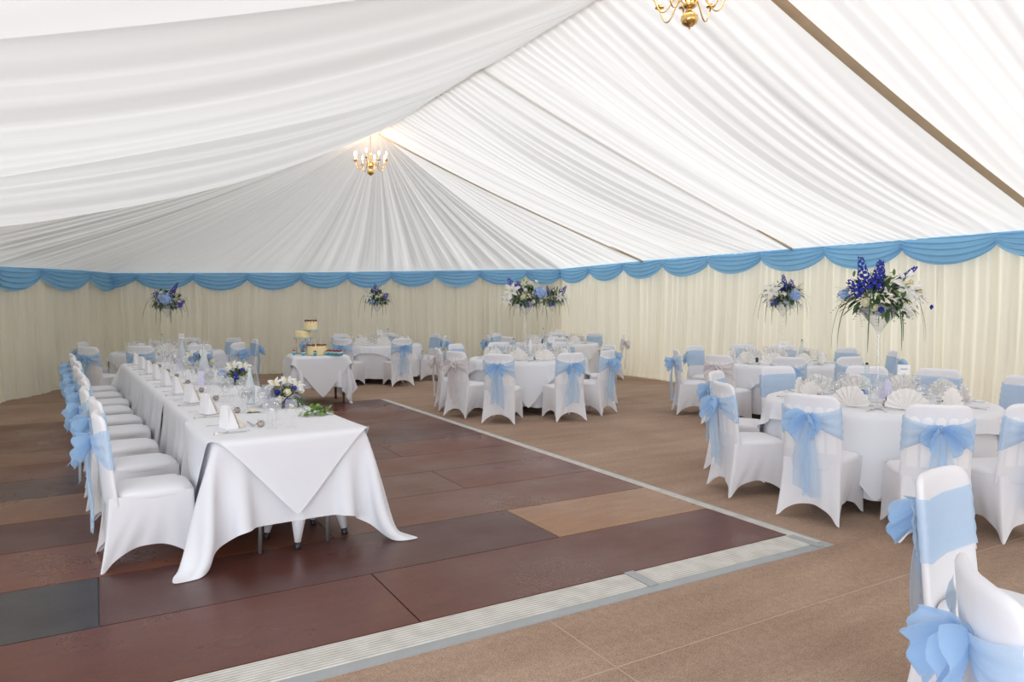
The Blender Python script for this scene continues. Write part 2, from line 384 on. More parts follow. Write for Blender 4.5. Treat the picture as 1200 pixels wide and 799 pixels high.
def cnoise(s, seed):   # smooth 1-D pleat profile
    return (.5 * sin(s * 1 + seed) + .35 * sin(s * 2.13 + seed * 2.1 + 1.1 * sin(s * .41)) + .25 * sin(s * 4.7 + seed * .7 + sin(s * .9)) + .3 * sin(s * .37 + seed))
def slope_bay(side, y0, y1, k, sagA, belly):
    nu, nv = 210, 34; P = []
    xe = XE if side > 0 else XL
    g0 = .05 if (side > 0 and abs(y0 - 4.36) < .1) else 0; g1 = .05 if (side > 0 and abs(y1 - 4.36) < .1) else 0
    for j in range(nv):
        t = j / (nv - 1)
        for i in range(nu):
            s = i / (nu - 1); y = y0 + g0 + (y1 - y0 - g0 - g1) * s
            skew = .22 * sin(pi * t) * sin(2 * pi * s) * .6
            x = XR + (xe - XR) * t
            ze = 2.54 if side > 0 else 2.50
            z = ZR + (ze - ZR) * t - sagA * sin(pi * t ** .85) - belly * (sin(pi * s) ** .8) * (sin(pi * t) ** .7)
            amp = (.028 * sin(pi * min(1, t * 1.0)) ** .5 + .008)
            if side > 0:
                ps = s * 30 + 1.3 * sin(t * 2.6 + k) + .6 * sin(s * 5); f = cnoise(ps, k * 3.1 + side) * .75 + .22 * cnoise(ps * 2.3, k)
            else:
                ps = s * 11 + 1.6 * sin(t * 2.2 + k) + 1.0 * sin(s * 4); f = cnoise(ps, k * 3.1 + side) * 1.0 + .08 * cnoise(ps * 3.3, k)
            fine = .008 * sin(s * 150) * max(0, 1 - t * 5) + .008 * sin(s * 150) * max(0, (t - .85) / .15)
            eg = min(1, 6 * s, 6 * (1 - s)) ** .7; f *= eg; fine *= eg
            big = eg * (.05 if side > 0 else .10) * sin(pi * t) * sin(ps * .33 + k)
            P.append((x, y + skew * .5, z + f * amp + fine - big))
    return P, nu, nv
mb = MB()
ARCH = [-7.28, -3.40, .48, 4.36, 8.24, 12.12]
for k in range(5):
    for side in (1, -1):
        P, nu, nv = slope_bay(side, ARCH[k], ARCH[k + 1], k, .08 if side > 0 else .14, .13 if side > 0 else .30)
        if side < 0: P = [q for j in range(nv) for q in P[j * nu:(j + 1) * nu][::-1]]
        mb.grid(P, nu, nv)
struct(mb.build('ceiling', 'ceiling'))
# hip end: pleats fan out from the last ridge point
mb = MB(); s0 = PL[1]; s1 = PL[8] + 1.3; nu, nv = 900, 30; P = []
for j in range(nv):
    t = j / (nv - 1)
    for i in range(nu):
        s = s0 + (s1 - s0) * i / (nu - 1); p, nn = at(s); T = t
        A = Vector((XR, 12.12, ZR)); q = A + (Vector((p.x, p.y, p.z)) - A) * T
        edge = min(1, (s - s0) / 1.2, (s1 - s) / 1.2); edge = max(0, edge)
        f = .95 * cnoise(s * 3.9 + .5 * sin(t * 3), 2.2) + .16 * cnoise(s * 12, 1)
        q.z += -.13 * sin(pi * T) * (.3 + .7 * edge) + f * .050 * min(1, T * 1.1) * (1 if T < .9 else (1 - T) * 8 + .2) + .004 * sin(s * 34) * T * (1 - T) * 2
        P.append(q)
struct(mb.grid(P, nu, nv).build('ceiling', 'ceiling'))
# tan rafter covers and ridge beam
def rafter(name, y, side, w, drop):
    xe = XE if side > 0 else XL; P = []
    for j in range(30):
        t = j / 29; x = XR + (xe - XR) * t; z = ZR + (2.54 - ZR) * t - .08 * sin(pi * t ** .85) - drop
        for dy in (-w / 2, -w / 6, w / 6, w / 2): P.append((x, y + dy, z - (.012 if abs(dy) < w / 3 else 0)))
    struct(MB().grid(P, 4, 30).build(name, 'beam'))
rafter('trim_4', 4.36, 1, .12, .005); rafter('trim_5', .48, 1, .12, -.03); rafter('trim_6', 12.12, 1, .055, .035); rafter('trim_7', 8.24, 1, .05, -.045)
mb = MB(); mb.box((XR - .05, -7.3, ZR + .05), (XR + .05, 12.1, ZR + .17)); struct(mb.build('trim_8', 'beam', smooth=False))
mb = MB()   # rafter feet showing at the eave
for y in (12.12, 8.24): mb.tube([(XE - .95, y, 2.84), (XE - .1, y, 2.54)], .022, 6)
struct(mb.build('trim_9', 'beam'))

# ------------------------------------------------------------------ cloth draping (small position-based solver)
def drape(h, nx, ny, rot, centre, foot, z0, off=.0, flare=.10, iters=420, seed=0, gap=.001):
    """square-mesh cloth laid over a table; foot = ('disc', r) or ('box', a, b) half sizes; returns points (ny*nx,3)"""
    rs = np.random.RandomState(seed)
    X, Y = np.meshgrid((np.arange(nx) - (nx - 1) / 2) * h, (np.arange(ny) - (ny - 1) / 2) * h)
    c, s = cos(rot), sin(rot)
    p = np.stack([c * X - s * Y + centre[0], s * X + c * Y + centre[1], np.full_like(X, z0 + gap)], -1)
    if foot[0] == 'disc': pin = np.hypot(p[..., 0], p[..., 1]) < foot[1]
    else: pin = (abs(p[..., 0]) < foot[1] + 1e-5) & (abs(p[..., 1]) < foot[2] + 1e-5)
    w = np.where(pin, 0., 1.); p += (rs.rand(*p.shape) - .5) * .006 * w[..., None]
    v = np.zeros_like(p)
    def con(a, b, L, k=1.):
        pa, pb, wa, wb = p[a], p[b], w[a], w[b]; d = pb - pa; n = np.sqrt((d ** 2).sum(-1)) + 1e-9; W_ = wa + wb; W_ = np.where(W_ == 0, 1, W_)
        g = (k * (n - L) / n / W_)[..., None] * d
        p[a] = pa + g * wa[..., None]; p[b] = pb - g * wb[..., None]
    sl = slice
    cons = []
    for o in (0, 1):
        m = (nx - o) // 2 * 2; cons.append(((sl(None), sl(o, o + m, 2)), (sl(None), sl(o + 1, o + m, 2)), h, 1.))
        m = (ny - o) // 2 * 2; cons.append(((sl(o, o + m, 2), sl(None)), (sl(o + 1, o + m, 2), sl(None)), h, 1.))
    D = h * math.sqrt(2)
    for o in (0, 1):
        m = (nx - o) // 2 * 2
        cons.append(((sl(None, -1), sl(o, o + m, 2)), (sl(1, None), sl(o + 1, o + m, 2)), D, .25))
        cons.append(((sl(1, None), sl(o, o + m, 2)), (sl(None, -1), sl(o + 1, o + m, 2)), D, .25))
    def fixb(a, b):   # equalise slice lengths
        return a, b
    for st in (2, 3):
        cons.append(((sl(None), sl(None, -st)), (sl(None), sl(st, None)), h * st, 'b')); cons.append(((sl(None, -st), sl(None)), (sl(st, None), sl(None)), h * st, 'b'))
    dt = 1 / 60.
    for it in range(iters):
        v[..., 2] -= 9.8 * dt; v *= .965; old = p.copy(); p += v * dt * w[..., None]
        for q in range(5):
            for a, b, L, k in cons:
                if k == 'b':
                    if q != 4: continue
                    pa, pb, wa, wb = p[a].copy(), p[b].copy(), w[a], w[b]; d = pb - pa; n = np.sqrt((d ** 2).sum(-1)) + 1e-9
                    g = (.06 * np.minimum(n - L, 0) / n)[..., None] * d
                    np.add(p[a], g * wa[..., None], out=p[a]); np.subtract(p[b], g * wb[..., None], out=p[b])
                else: con(a, b, L, k)
            dz = np.clip(z0 - p[..., 2], 0, None); ex = off + flare * dz
            if foot[0] == 'disc':
                r = np.hypot(p[..., 0], p[..., 1]); Rr = foot[1] + ex; hit = (w > 0) & (r < Rr) & (dz > .0)
                f = np.where(hit, Rr / np.maximum(r, 1e-6), 1.); p[..., 0] *= f; p[..., 1] *= f
            else:
                a_, b_ = foot[1] + ex, foot[2] + ex; px, py = a_ - abs(p[..., 0]), b_ - abs(p[..., 1])
                hit = (w > 0) & (px > 0) & (py > 0) & (dz > 0)
                hx = hit & (px < py); hy = hit & ~(px < py)
                p[..., 0] = np.where(hx, np.sign(p[..., 0]) * a_, p[..., 0]); p[..., 1] = np.where(hy, np.sign(p[..., 1]) * b_, p[..., 1])
            fl = p[..., 2] < .018; p[..., 2] = np.maximum(p[..., 2], .018)
            p[..., 0] = np.where(fl & (w > 0), old[..., 0], p[..., 0]); p[..., 1] = np.where(fl & (w > 0), old[..., 1], p[..., 1])
        v = (p - old) / dt
    return p
def cloth_obj(name, p, m='linen', sub=1):
    ny, nx, _ = p.shape
    return MB().grid([tuple(q) for q in p.reshape(-1, 3)], nx, ny).build(name, m, sub=sub)

# ------------------------------------------------------------------ banquet chair in a stretch cover
def back_ring(z, ex=0, n=28):
    """outline of the padded back at height z; seat faces +y"""
    hw = .205 + .012 * (1 - (z - .45) / .5)
    top = .945; rr = .07
    if z > top - rr: hw -= rr - math.sqrt(max(0, rr * rr - (z - (top - rr)) ** 2))
    yc = -.215 - .05 * (z - .45) / .5; th = .021 * (1 if z < top - .03 else max(.25, math.sqrt(max(0, 1 - ((z - top + .03) / .03) ** 2))))
    P = []
    for i in range(n):
        a = 2 * pi * i / n; c_, s_ = cos(a), sin(a)
        x = (hw + ex) * math.copysign(abs(c_) ** .35, c_); y = (th + ex) * math.copysign(abs(s_) ** .6, s_)
        P.append((x, yc + y + .035 * (x / .2) ** 2 - .012, z))
    return P
def backrest():
    mb = MB(); zs = [.40, .46, .52, .6, .68, .76, .82, .86, .885, .905, .92, .932, .94, .945]; P = []
    for z in zs: P += back_ring(z)
    mb.grid(P, 28, len(zs), cu=True); o = len(mb.v) - 28
    mb.f.append(tuple(range(o, o + 28))); mb.m.append(0); return mb
def seat():
    mb = MB(); P = []; prof = [(.86, .398), (.97, .41), (1.0, .43), (1.0, .447), (.97, .462), (.90, .473), (.7, .482), (.4, .487), (.0, .488)]
    n = 32
    for s_, z in prof:
        for i in range(n):
            a = 2 * pi * i / n; c_, q = cos(a), sin(a); x = .215 * s_ * math.copysign(abs(c_) ** .42, c_); y = .03 + .225 * s_ * math.copysign(abs(q) ** .42, q)
            P.append((x, y, z - (.010 if y > .2 else 0)))
    return mb.grid(P, n, len(prof), cu=True)
def skirt(seed=0):
    """tube of stretch fabric from the seat edge to four floor points"""
    r = random.Random(seed); P = []; ns = 18; nv = 18
    T = [(.212, -.225), (.212, .245), (-.212, .245), (-.212, -.225)]; B = [(.238, -.285), (.222, .262), (-.222, .262), (-.238, -.285)]
    ph = [r.uniform(0, 6) for _ in range(4)]; ar = [.125, .13, .125, .12]
    for j in range(nv):
        v = j / (nv - 1)
        for k in range(4):
            k2 = (k + 1) % 4; a, b = T[k], T[k2]; c_, d = B[k], B[k2]
            nx_, ny_ = (b[1] - a[1]), -(b[0] - a[0]); L = math.hypot(nx_, ny_); nx_, ny_ = nx_ / L, ny_ / L
            for i in range(ns):
                s_ = i / ns; q = 4 * s_ * (1 - s_)
                tx, ty = a[0] + (b[0] - a[0]) * s_, a[1] + (b[1] - a[1]) * s_; bx, by = c_[0] + (d[0] - c_[0]) * s_, c_[1] + (d[1] - c_[1]) * s_
                e_ = v ** 1.6; x, y = tx + (bx - tx) * e_, ty + (by - ty) * e_
                zb = .006 + ar[k] * (max(0, (q - .20) / .80) ** .72); z = .452 + (zb - .452) * v
                pin = -.055 * q * v ** 1.3 + .010 * q * sin(v * pi)
                wr = .007 * v ** 1.5 * sin(5 * pi * (2 * s_ - 1) * (1.2 - .5 * v) + ph[k] + 3 * v) * q ** .5
                crn = .006 * max(0, 1 - q * 5) * v
                x += nx_ * (pin + wr + crn); y += ny_ * (pin + wr + crn)
                P.append((x, y, z))
    mb = MB().grid(P, ns * 4, nv, cu=True)
    return mb
def flutes():
    mb = MB()
    for k in range(5):
        x0 = (k - 2) * .077; P = []; nu, nv = 9, 22
        for j in range(nv):
            z = .52 + .309 * min(1, j / 10); hw = .031
            if j > 10: q = pi / 2 * (j - 10) / (nv - 11); z += .031 * sin(q); hw = .031 * cos(q) + .0005
            yc = -.215 - .05 * (z - .45) / .5 - .012 - .0216
            for i in range(nu):
                x = x0 + hw * (2 * i / (nu - 1) - 1); e_ = 1 - (2 * i / (nu - 1) - 1) ** 2
                P.append((x, yc + .035 * (x / .2) ** 2 - .0018 * e_ * min(1, hw / .03), z))
        mb.grid(P, nu, nv)
    return mb
def sash_band(seed):
    r = random.Random(seed); mb = MB(); nv = 13; P = []; n = 28; zb0, zb1 = .625, .862
    idx = [i for i in range(n)]   # ring angle 0 = +x ; pi/2 = front(+y)
    order = [26, 27] + list(range(0, 17))     # from right rear edge round the front to the left rear edge
    for j in range(nv):
        z = zb0 + (zb1 - zb0) * j / (nv - 1); ring = back_ring(z, .007 + .002 * sin(j * 2.1 + seed), n)
        for i in order:
            x, y, zz = ring[i % n]; P.append((x, y, zz + .006 * sin(i * .7 + seed)))
    mb.grid(P, len(order), nv)
    # two gathered sheets across the rear to the knot
    for sd in (-1, 1):
        P = []; nu = 16; nv2 = 15
        for j in range(nv2):
            v = j / (nv2 - 1)
            for i in range(nu):
                u = i / (nu - 1)
                z0_ = .625 + .237 * v; zk = .758 + .05 * v
                e_ = u ** .8; z = z0_ + (zk - z0_) * e_ - .012 * sin(pi * u) * (1 - v * .3)
                x = sd * (.218 * (1 - u) + .012 * u)
                yc = -.215 - .05 * (z - .45) / .5 - .012 - .030 + .035 * (x / .2) ** 2
                y = yc - .008 * sin(pi * u) - .010 * u + (.006 + .004 * u) * sin(v * 17 + seed + u * 2 * sd) * (sin(pi * min(1, u + .15)))
                if u < .1: y += .004
                P.append((x, y, z))
        mb.grid(P, nu, nv2)
    return mb
def sash_bow(seed, fluffy=1.):
    r = random.Random(seed * 7 + 1); mb = MB()
    for sd in (-1, 1):
        for layer in range(2):
            nu, nv = 26, 15; P = []; Lx = (.120 + .03 * r.random()) * (1 - .3 * layer); dro = .035 + .03 * r.random() + .03 * layer; ph = r.uniform(0, 6); tw = r.uniform(-.25, .25)
            hh = .050 + .016 * r.random()
            for j in range(nv):
                v = 2 * j / (nv - 1) - 1
                for i in range(nu):
                    u = i / (nu - 1); w_ = sin(pi * u)
                    x = sd * (.008 + Lx * w_ ** .85 * math.sqrt(1 - .80 * v * v))
                    z = .783 - dro * w_ ** 1.4 + v * (.014 + hh * 1.25 * w_ ** .8) + .004 * sin(7 * u + ph + 2 * v)
                    y = -.290 - .012 * layer - .038 * (1 - cos(2 * pi * u)) * .5 * fluffy - .062 * u * (1 - u) * 4 * .5 * fluffy - .045 * u * w_ - v * tw * w_ * .12 + .011 * sin(v * 6.5 + ph + 5 * u) * w_
                    P.append((x, y, z))
            mb.grid(P, nu, nv)
    mb.blob((0, -.290, .783), (.024, .022, .030), 12, 8, .08, r)
    return mb
def sash_tail(seed, sd):
    r = random.Random(seed * 13 + sd + 5); nu, nv = 11, 26; P = []
    zl = .235 + r.uniform(-.05, .06); dx = sd * (.030 + .025 * r.random()); ph = r.uniform(0, 6); wb = .050 + .012 * r.random(); sl = r.uniform(-.05, .05)
    for j in range(nv):
        t = j / (nv - 1)
        for i in range(nu):
            v = 2 * i / (nu - 1) - 1; w_ = .012 + (wb - .012) * min(1, t * 2.2) ** .7
            ze = zl + sl * v; z = .78 + (ze - .78) * t
            x = dx * min(1, t * 1.6) ** .8 + v * w_ + .006 * sin(6 * t + ph)
            y = -.293 - .02 * sin(pi * min(1, t * 1.3)) - .012 * t + .009 * sin(v * 4.6 + ph + 2 * t) * min(1, t * 3)
            P.append((x, y, z))
    return MB().grid(P, nu, nv)
def make_chair(seed, white=False, pad=True):
    t = thing('banquet_chair', 'x', 'chair')
    skirt(seed).build('skirt', 'spandex', t, sub=1)
    seat().build('seat', 'spandex', t)
    b = backrest().build('backrest', 'spandex', t)
    if pad: flutes().build('padding', 'flute', b)
    s = sash_band(seed).build('sash', 'worg' if white else 'organza', t)
    sash_bow(seed).build('bow', 'worg_dense' if white else 'organza_dense', s)
    for sd in (-1, 1): sash_tail(seed, sd).build('sash_tail', 'worg' if white else 'organza', s)
    return t
PROT = [make_chair(1), make_chair(2), make_chair(3), make_chair(4)]; WPROT = [make_chair(5, True)]; SPROT = [make_chair(6, pad=False), make_chair(7, pad=False), make_chair(8, pad=False)]
USED = set(); NCH = [0]
def chair(x, y, tx, ty, label, group, white=False, jitter=True):
    """x,y = middle of the top of the back; it faces tx,ty"""
    dv = Vector((tx - x, ty - y, 0)); d = dv.normalized(); rz = math.atan2(-d.x, d.y)
    if 'round' in group and dv.length < 1.44: x, y = tx - d.x * 1.44, ty - d.y * 1.44
    o = Vector((x, y, 0)) + d * .265
    ps = WPROT if white else (PROT if 'round' in group else SPROT); p = ps[NCH[0] % len(ps)]; NCH[0] += 1
    if p.name not in USED:
        USED.add(p.name); p.location = o; p.rotation_euler = (0, 0, rz); tag(p, label, 'chair', group); return p
    return dup(p, o, rz, label, group)

# ------------------------------------------------------------------ head table (runs away from the camera, turned 3 degrees)
HT = Vector((1.085, 4.68, 0)); HA = R(2.6)          # middle of the near end; long axis along +y turned left
hx = Vector((cos(HA), sin(HA), 0)); hy = Vector((-sin(HA), cos(HA), 0))
HW = .485; HL = 7.0
def ht(u, v, z=.762): return HT + hx * u + hy * v + Vector((0, 0, z))
for i in range(3):
    t = thing('trestle_table', f'{["nearest","middle","farthest"][i]} of three folding trestle tables hidden under white cloths of the long head table', 'table', ht(0, HL / 3 * (i + .5), 0), HA, 'trestle tables of the head table')
    MB().box((-HW + .02, -HL / 6 + .03, .73), (HW - .02, HL / 6 - .03, .752)).build('tabletop', 'ply', t, smooth=False, bevel=.004)
    for e_ in (-1, 1):
        mb = MB(); yy = e_ * (HL / 6 - (.03 if i == 0 and e_ < 0 else .25))
        for sd in (-1, 1): mb.tube([(sd * .04, yy + .42, .72), (sd * .08, yy + .2, .50), (sd * .19, yy + .03, .31), (sd * .215, yy, .26), (sd * .22, yy, .016)] if i == 0 and e_ < 0 else [(sd * .12, yy + e_ * -.18, .72), (sd * .16, yy - e_ * .12, .60), (sd * .31, yy, .36), (sd * .36, yy + e_ * .02, .28), (sd * .37, yy + e_ * .03, .02)], .0135, 8)
        mb.tube([(-.33, yy, .33), (.33, yy, .33)], .009, 6); mb.tube([(0, yy + e_ * -.55, .725), (.0, yy, .34)], .008, 6)
        mb.build('folding_leg', 'pipe', t)
TH = HL / 3
# near cloth: long drops at the end and the sides so that the corners reach the floor
dropS, dropE = .56, .50
h = HW / 12
def near_cloth():
    Lx = 2 * (HW + dropS); Ly = TH + dropE + .05
    nx, ny = int(Lx / h) // 2 * 2 + 1, int(Ly / h) // 2 * 2 + 1
    # box footprint centred so that the near end is the -y side; far end stays on the table (long box)
    b = (TH + 3) / 2
    cy = -b + (ny - 1) * h / 2 - dropE
    p = drape(h, nx, ny, 0, (0, cy), ('box', HW, b), .762, off=.006, flare=.03, iters=430, seed=3)
    p[..., 1] += b
    return p
def ripple(p, seed, amp=.055, y0=None):
    d = np.clip(.74 - p[..., 2], 0, .7) ; y = p[..., 1]; side = (abs(p[..., 0]) > HW - .001) & ((y > y0) if y0 is not None else True)
    f = .5 + .5 * np.sin(y * 21 + seed + 1.5 * np.sin(y * 5)); w_ = np.clip((y - (y0 if y0 is not None else -9)) * 3, 0, 1)
    p[..., 0] += np.sign(p[..., 0]) * side * amp * d * f * w_ * 2.2
    return p
p = ripple(near_cloth(), 1, y0=.35); o = cloth_obj('tablecloth', p); o.location = ht(0, 0, 0); o.rotation_euler[2] = HA
tag(o, 'white linen tablecloth on the near end of the head table, its corners touching the floor', 'tablecloth', 'white cloths on the head table')
g5 = HW / 10
for k in (1, 2):
    Lx = 2 * (HW + .52); Ly = TH + .1; nx, ny = int(Lx / g5) // 2 * 2 + 1, int(Ly / g5) // 2 * 2 + 1
    endd = .45 if k == 2 else 0; b = 6
    if k == 2: ny += 8
    p = drape(g5, nx, ny, 0, (0, (0 if k == 1 else b - (ny - 1) * g5 / 2 + endd)), ('box', HW, b), .766 if k == 1 else .762, off=.008, flare=.05, iters=260, seed=k + 10)
    if k == 2: p[..., 1] += -b + TH / 2
    p = ripple(p, k * 2.)
    o = cloth_obj('tablecloth', p); o.location = ht(0, TH * (k + .5), 0); o.rotation_euler[2] = HA
    tag(o, 'white linen tablecloth over the ' + ('middle' if k == 1 else 'far end') + ' of the long head table', 'tablecloth', 'white cloths on the head table')
p = drape(.035, 39, 39, pi / 4, (0, -3 + .46), ('box', HW, 3), .768, off=.036, flare=.06, iters=300, seed=8); p[..., 1] += 3
o = cloth_obj('table_overlay', p); o.location = ht(0, 0, 0); o.rotation_euler[2] = HA
tag(o, 'white diamond-laid overlay cloth whose point hangs down the near end of the head table', 'tablecloth')
# white-covered stool with black feet beneath the table
t = thing('covered_stool', 'white stretch-covered stool with black feet under the near end of the head table', 'stool', ht(.13, .22, 0), HA + .35)
mb = MB(); mb.box((-.2, -.2, .44), (.2, .2, .49)); mb.build('seat', 'spandex', t, bevel=.02)
for sx, sy in ((-1, -1), (1, -1), (1, 1), (-1, 1)):
    lg = MB().tube([(sx * .13, sy * .13, .45), (sx * .165, sy * .15, .25), (sx * .19, sy * .17, .055)], [.10, .055, .02], 10).build('leg', 'spandex', t)
    MB().tube([(sx * .19, sy * .17, .058), (sx * .195, sy * .175, .002)], [.021, .024], 10).build('foot', 'dark', lg)
for i in range(9):
    v = .40 + i * .775 + (.05 if i == 3 else -.04 if i == 6 else 0)
    b_ = ht(-HW - .60 + .02 * sin(i * 2.3), v, 0); f_ = ht(0, v + .06 * sin(i * 1.7), 0)
    chair(b_.x, b_.y, f_.x, f_.y, f'{ordw(i)} white covered chair from the camera along the head table, blue sash' if i else 'nearest white covered chair with blue sash at the head table, its side toward the camera', 'chairs along the head table')

# ------------------------------------------------------------------ tableware
def bm_glass(r, hb, hs, n=16):   # bowl radius, bowl height, stem height
    return MB().lathe([(.033, 0), (.034, .003), (.006, .008), (.0042, .015), (.0042, hs), (.012, hs + .008), (r * .75, hs + hb * .22), (r, hs + hb * .5), (r * .97, hs + hb * .75), (r * .84, hs + hb), (r * .82, hs + hb), (r * .95, hs + hb * .75), (r * .97, hs + hb * .5), (r * .7, hs + hb * .25), (.001, hs + .012)], n)
WG = bm_glass(.042, .105, .085).build('wine_glass', 'glass'); SG = bm_glass(.034, .085, .075).build('wine_glass', 'glass')
def bm_napfan():
    mb = MB(); n = 18; P = []
    for k in range(n + 1):
        a = R(8) + (pi - R(16)) * k / n; dd = .012 * (1 if k % 2 else -1)
        rr = .166 * (1 + .02 * sin(k))
        P.append((k, a, dd, rr))
    for off in (0, .004):
        Q = []
        for rad in (.0, .35, 1.):
            for k, a, dd, rr in P: Q.append((rr * rad * cos(a), dd * rad + off + .02 * rad * sin(a), .004 + rr * rad * sin(a) * .98))
        mb.grid(Q, n + 1, 3)
    mb.add([(-.05, .06, 0), (.05, .06, 0), (0, .01, .085), (.0, -.002, .0)], [(0, 1, 2), (0, 3, 1)])
    return mb.build('folded_napkin', 'napkin', smooth=False)
NF = bm_napfan()
def bm_napstand():
    root = thing('folded_napkin', 'x', 'napkin')
    a = MB(); H = .165
    # a square folded to a stiff upright V whose point leans over the setting
    a.add([(-.035, -.075, .0), (.045, -.05, .0), (.02, .03, 0), (-.07, .06, 0), (-.035, -.07, H), (-.005, -.03, H * .9), (-.0, .03, H * .8), (-.055, .055, H * .92)],
          [(0, 1, 5, 4), (1, 2, 6, 5), (2, 3, 7, 6), (3, 0, 4, 7), (4, 5, 6, 7)])
    a.build('upright_fold', 'napwhite', root, smooth=False, bevel=.004)
    b = MB(); b.add([(.0, -.052, H * .86), (.05, -.060, .004), (.10, .02, .004), (.03, .055, .004), (0, .035, H * .74), (.052, -.0, H * .30)],
                    [(0, 1, 5), (1, 2, 5), (2, 3, 5), (3, 4, 5), (4, 0, 5)])
    b.build('cream_flap', 'napcream', root, smooth=False)
    return root
NS = bm_napstand()
def flatpoly(mb, pts, z0, z1):
    n = len(pts); mb.add([(x, y, z0) for x, y in pts] + [(x, y, z1) for x, y in pts], [tuple(range(n - 1, -1, -1)), tuple(range(n, 2 * n))] + [(i, (i + 1) % n, n + (i + 1) % n, n + i) for i in range(n)])
def bm_knife():
    mb = MB(); flatpoly(mb, [(-.004, -.11), (.005, -.11), (.006, -.02), (.0085, 0), (.010, .06), (.006, .10), (-.002, .115), (-.004, 0)], 0, .0025); mb.tube([(0, -.11, .003), (0, -.02, .003)], .0045, 6)
    return mb.build('table_knife', 'steel')
def bm_fork():
    mb = MB(); flatpoly(mb, [(-.0035, -.1), (.0035, -.1), (.003, .02), (.011, .045), (.012, .06), (-.012, .06), (-.011, .045), (-.003, .02)], .001, .0035)
    for k in range(4): x = -.0105 + k * .007; flatpoly(mb, [(x - .0018, .058), (x + .0018, .058), (x + .0012, .1), (x - .0012, .1)], .002, .004)
    return mb.build('table_fork', 'steel')
def bm_spoon():
    mb = MB(); mb.blob((0, .075, .004), (.02, .03, .004), 12, 7); mb.tube([(0, -.1, .002), (0, 0, .003), (0, .05, .004)], .003, 6); return mb.build('dessert_spoon', 'steel')
KN, FK, SP = bm_knife(), bm_fork(), bm_spoon()
def bm_bottle(name, glassm, labelled):
    r = thing(name, 'x', 'bottle')
    MB().lathe([(.0, .002), (.036, 0), (.039, .008), (.039, .13), (.036, .165), (.022, .22), (.015, .25), (.0135, .285), (.0155, .29), (.0155, .302), (.0, .303)], 20).build('body', glassm, r)
    s = MB(); s.lathe([(0, .322), (.009, .32), (.012, .312), (.012, .303), (0, .303)], 14); s.build('stopper', 'steel' if not labelled else 'dark', r)
    w = MB(); w.tube([(-.017, 0, .265), (-.018, 0, .29), (-.006, 0, .318), (.006, 0, .318), (.018, 0, .29), (.017, 0, .265)], .0014, 5); w.build('wire_clip', 'pipe', r)
    if labelled:
        P = [(.0397 * cos(a), .0397 * sin(a), z) for z in (.045, .06, .085) for a in [R(-150) + R(9) * i for i in range(12)]]
        P = [(x, y, z) for (x, y, z) in P]; MB().grid(P, 12, 3).build('label', 'blue_label', r)
    return r
BF, BC = bm_bottle('water_bottle', 'frost', False), bm_bottle('water_bottle', 'bottleglass', True)
def bm_mill():
    r = thing('pepper_mill', 'x', 'pepper mill')
    MB().lathe([(0, 0), (.02, 0), (.021, .01), (.021, .055), (.012, .065)], 14).build('jar', 'peppers', r); MB().lathe([(.012, .065), (.016, .07), (.012, .085), (.004, .088), (.006, .1), (0, .105)], 12).build('top', 'steel', r); return r
PM = bm_mill()
def bm_card():
    r = thing('table_number_card', 'x', 'card')
    b = MB(); b.lathe([(0, .006), (.04, .004), (.042, 0), (0, 0)], 18); b.tube([(0, 0, .004), (0, 0, .20)], .0022, 6)
    for sd in (-1, 1): b.tube([(0, 0, .19), (sd * .012, 0, .205), (sd * .010, 0, .225)], .003, 6)
    b.build('stand', 'steel', r)
    c = MB(); c.box((-.052, -.001, .21), (.052, .001, .30)); c.build('card', 'paper', r, smooth=False)
    i_ = MB(); pts = [(-.028 + .056 * k / 24, -.0022, .262 + .006 * sin(k * 1.9) * (1 if k % 5 else .3)) for k in range(25)]; i_.tube(pts, .0012, 4); i_.build('handwriting', 'ink', r)
    return r
TC_ = bm_card()
def bm_menu():
    mb = MB(); mb.add([(-.05, 0, 0), (0, -.028, 0), (.05, 0, 0), (-.05, 0, .15), (0, -.028, .15), (.05, 0, .15), (-.05, .002, 0), (0, -.026, 0), (.05, .002, 0), (-.05, .002, .15), (0, -.026, .15), (.05, .002, .15)],
      [(0, 1, 4, 3), (1, 2, 5, 4), (7, 6, 9, 10), (8, 7, 10, 11), (3, 4, 10, 9), (4, 5, 11, 10), (0, 3, 9, 6), (2, 8, 11, 5)]); return mb.build('menu_card', 'lilac', smooth=False)
MN = bm_menu()
def bm_favour():
    rg = random.Random(4); r = thing('favour_pouch', 'x', 'wedding favour')
    MB().blob((0, 0, .022), (.026, .026, .022), 14, 9, .05, rg).build('pouch', 'favour', r)
    k = MB()
    for i in range(5): a = i * 1.26; k.add([(0, 0, .035), (.028 * cos(a), .028 * sin(a), .05), (.028 * cos(a + .7), .028 * sin(a + .7), .045)], [(0, 1, 2)])
    k.tube([(.02, 0, .03), (.04, .01, .012), (.055, -.01, .004)], .003, 5); k.build('ribbon', 'steel', r); return r
FV = bm_favour()
FIRST = {}
def put(proto, loc, rz, label, cat, group, scale=None):
    if proto.name not in FIRST:
        FIRST[proto.name] = 1; proto.location = loc; proto.rotation_euler = (0, 0, rz); tag(proto, label, cat, group)
        return proto
    return dup(proto, loc, rz, label, group, cat, scale)

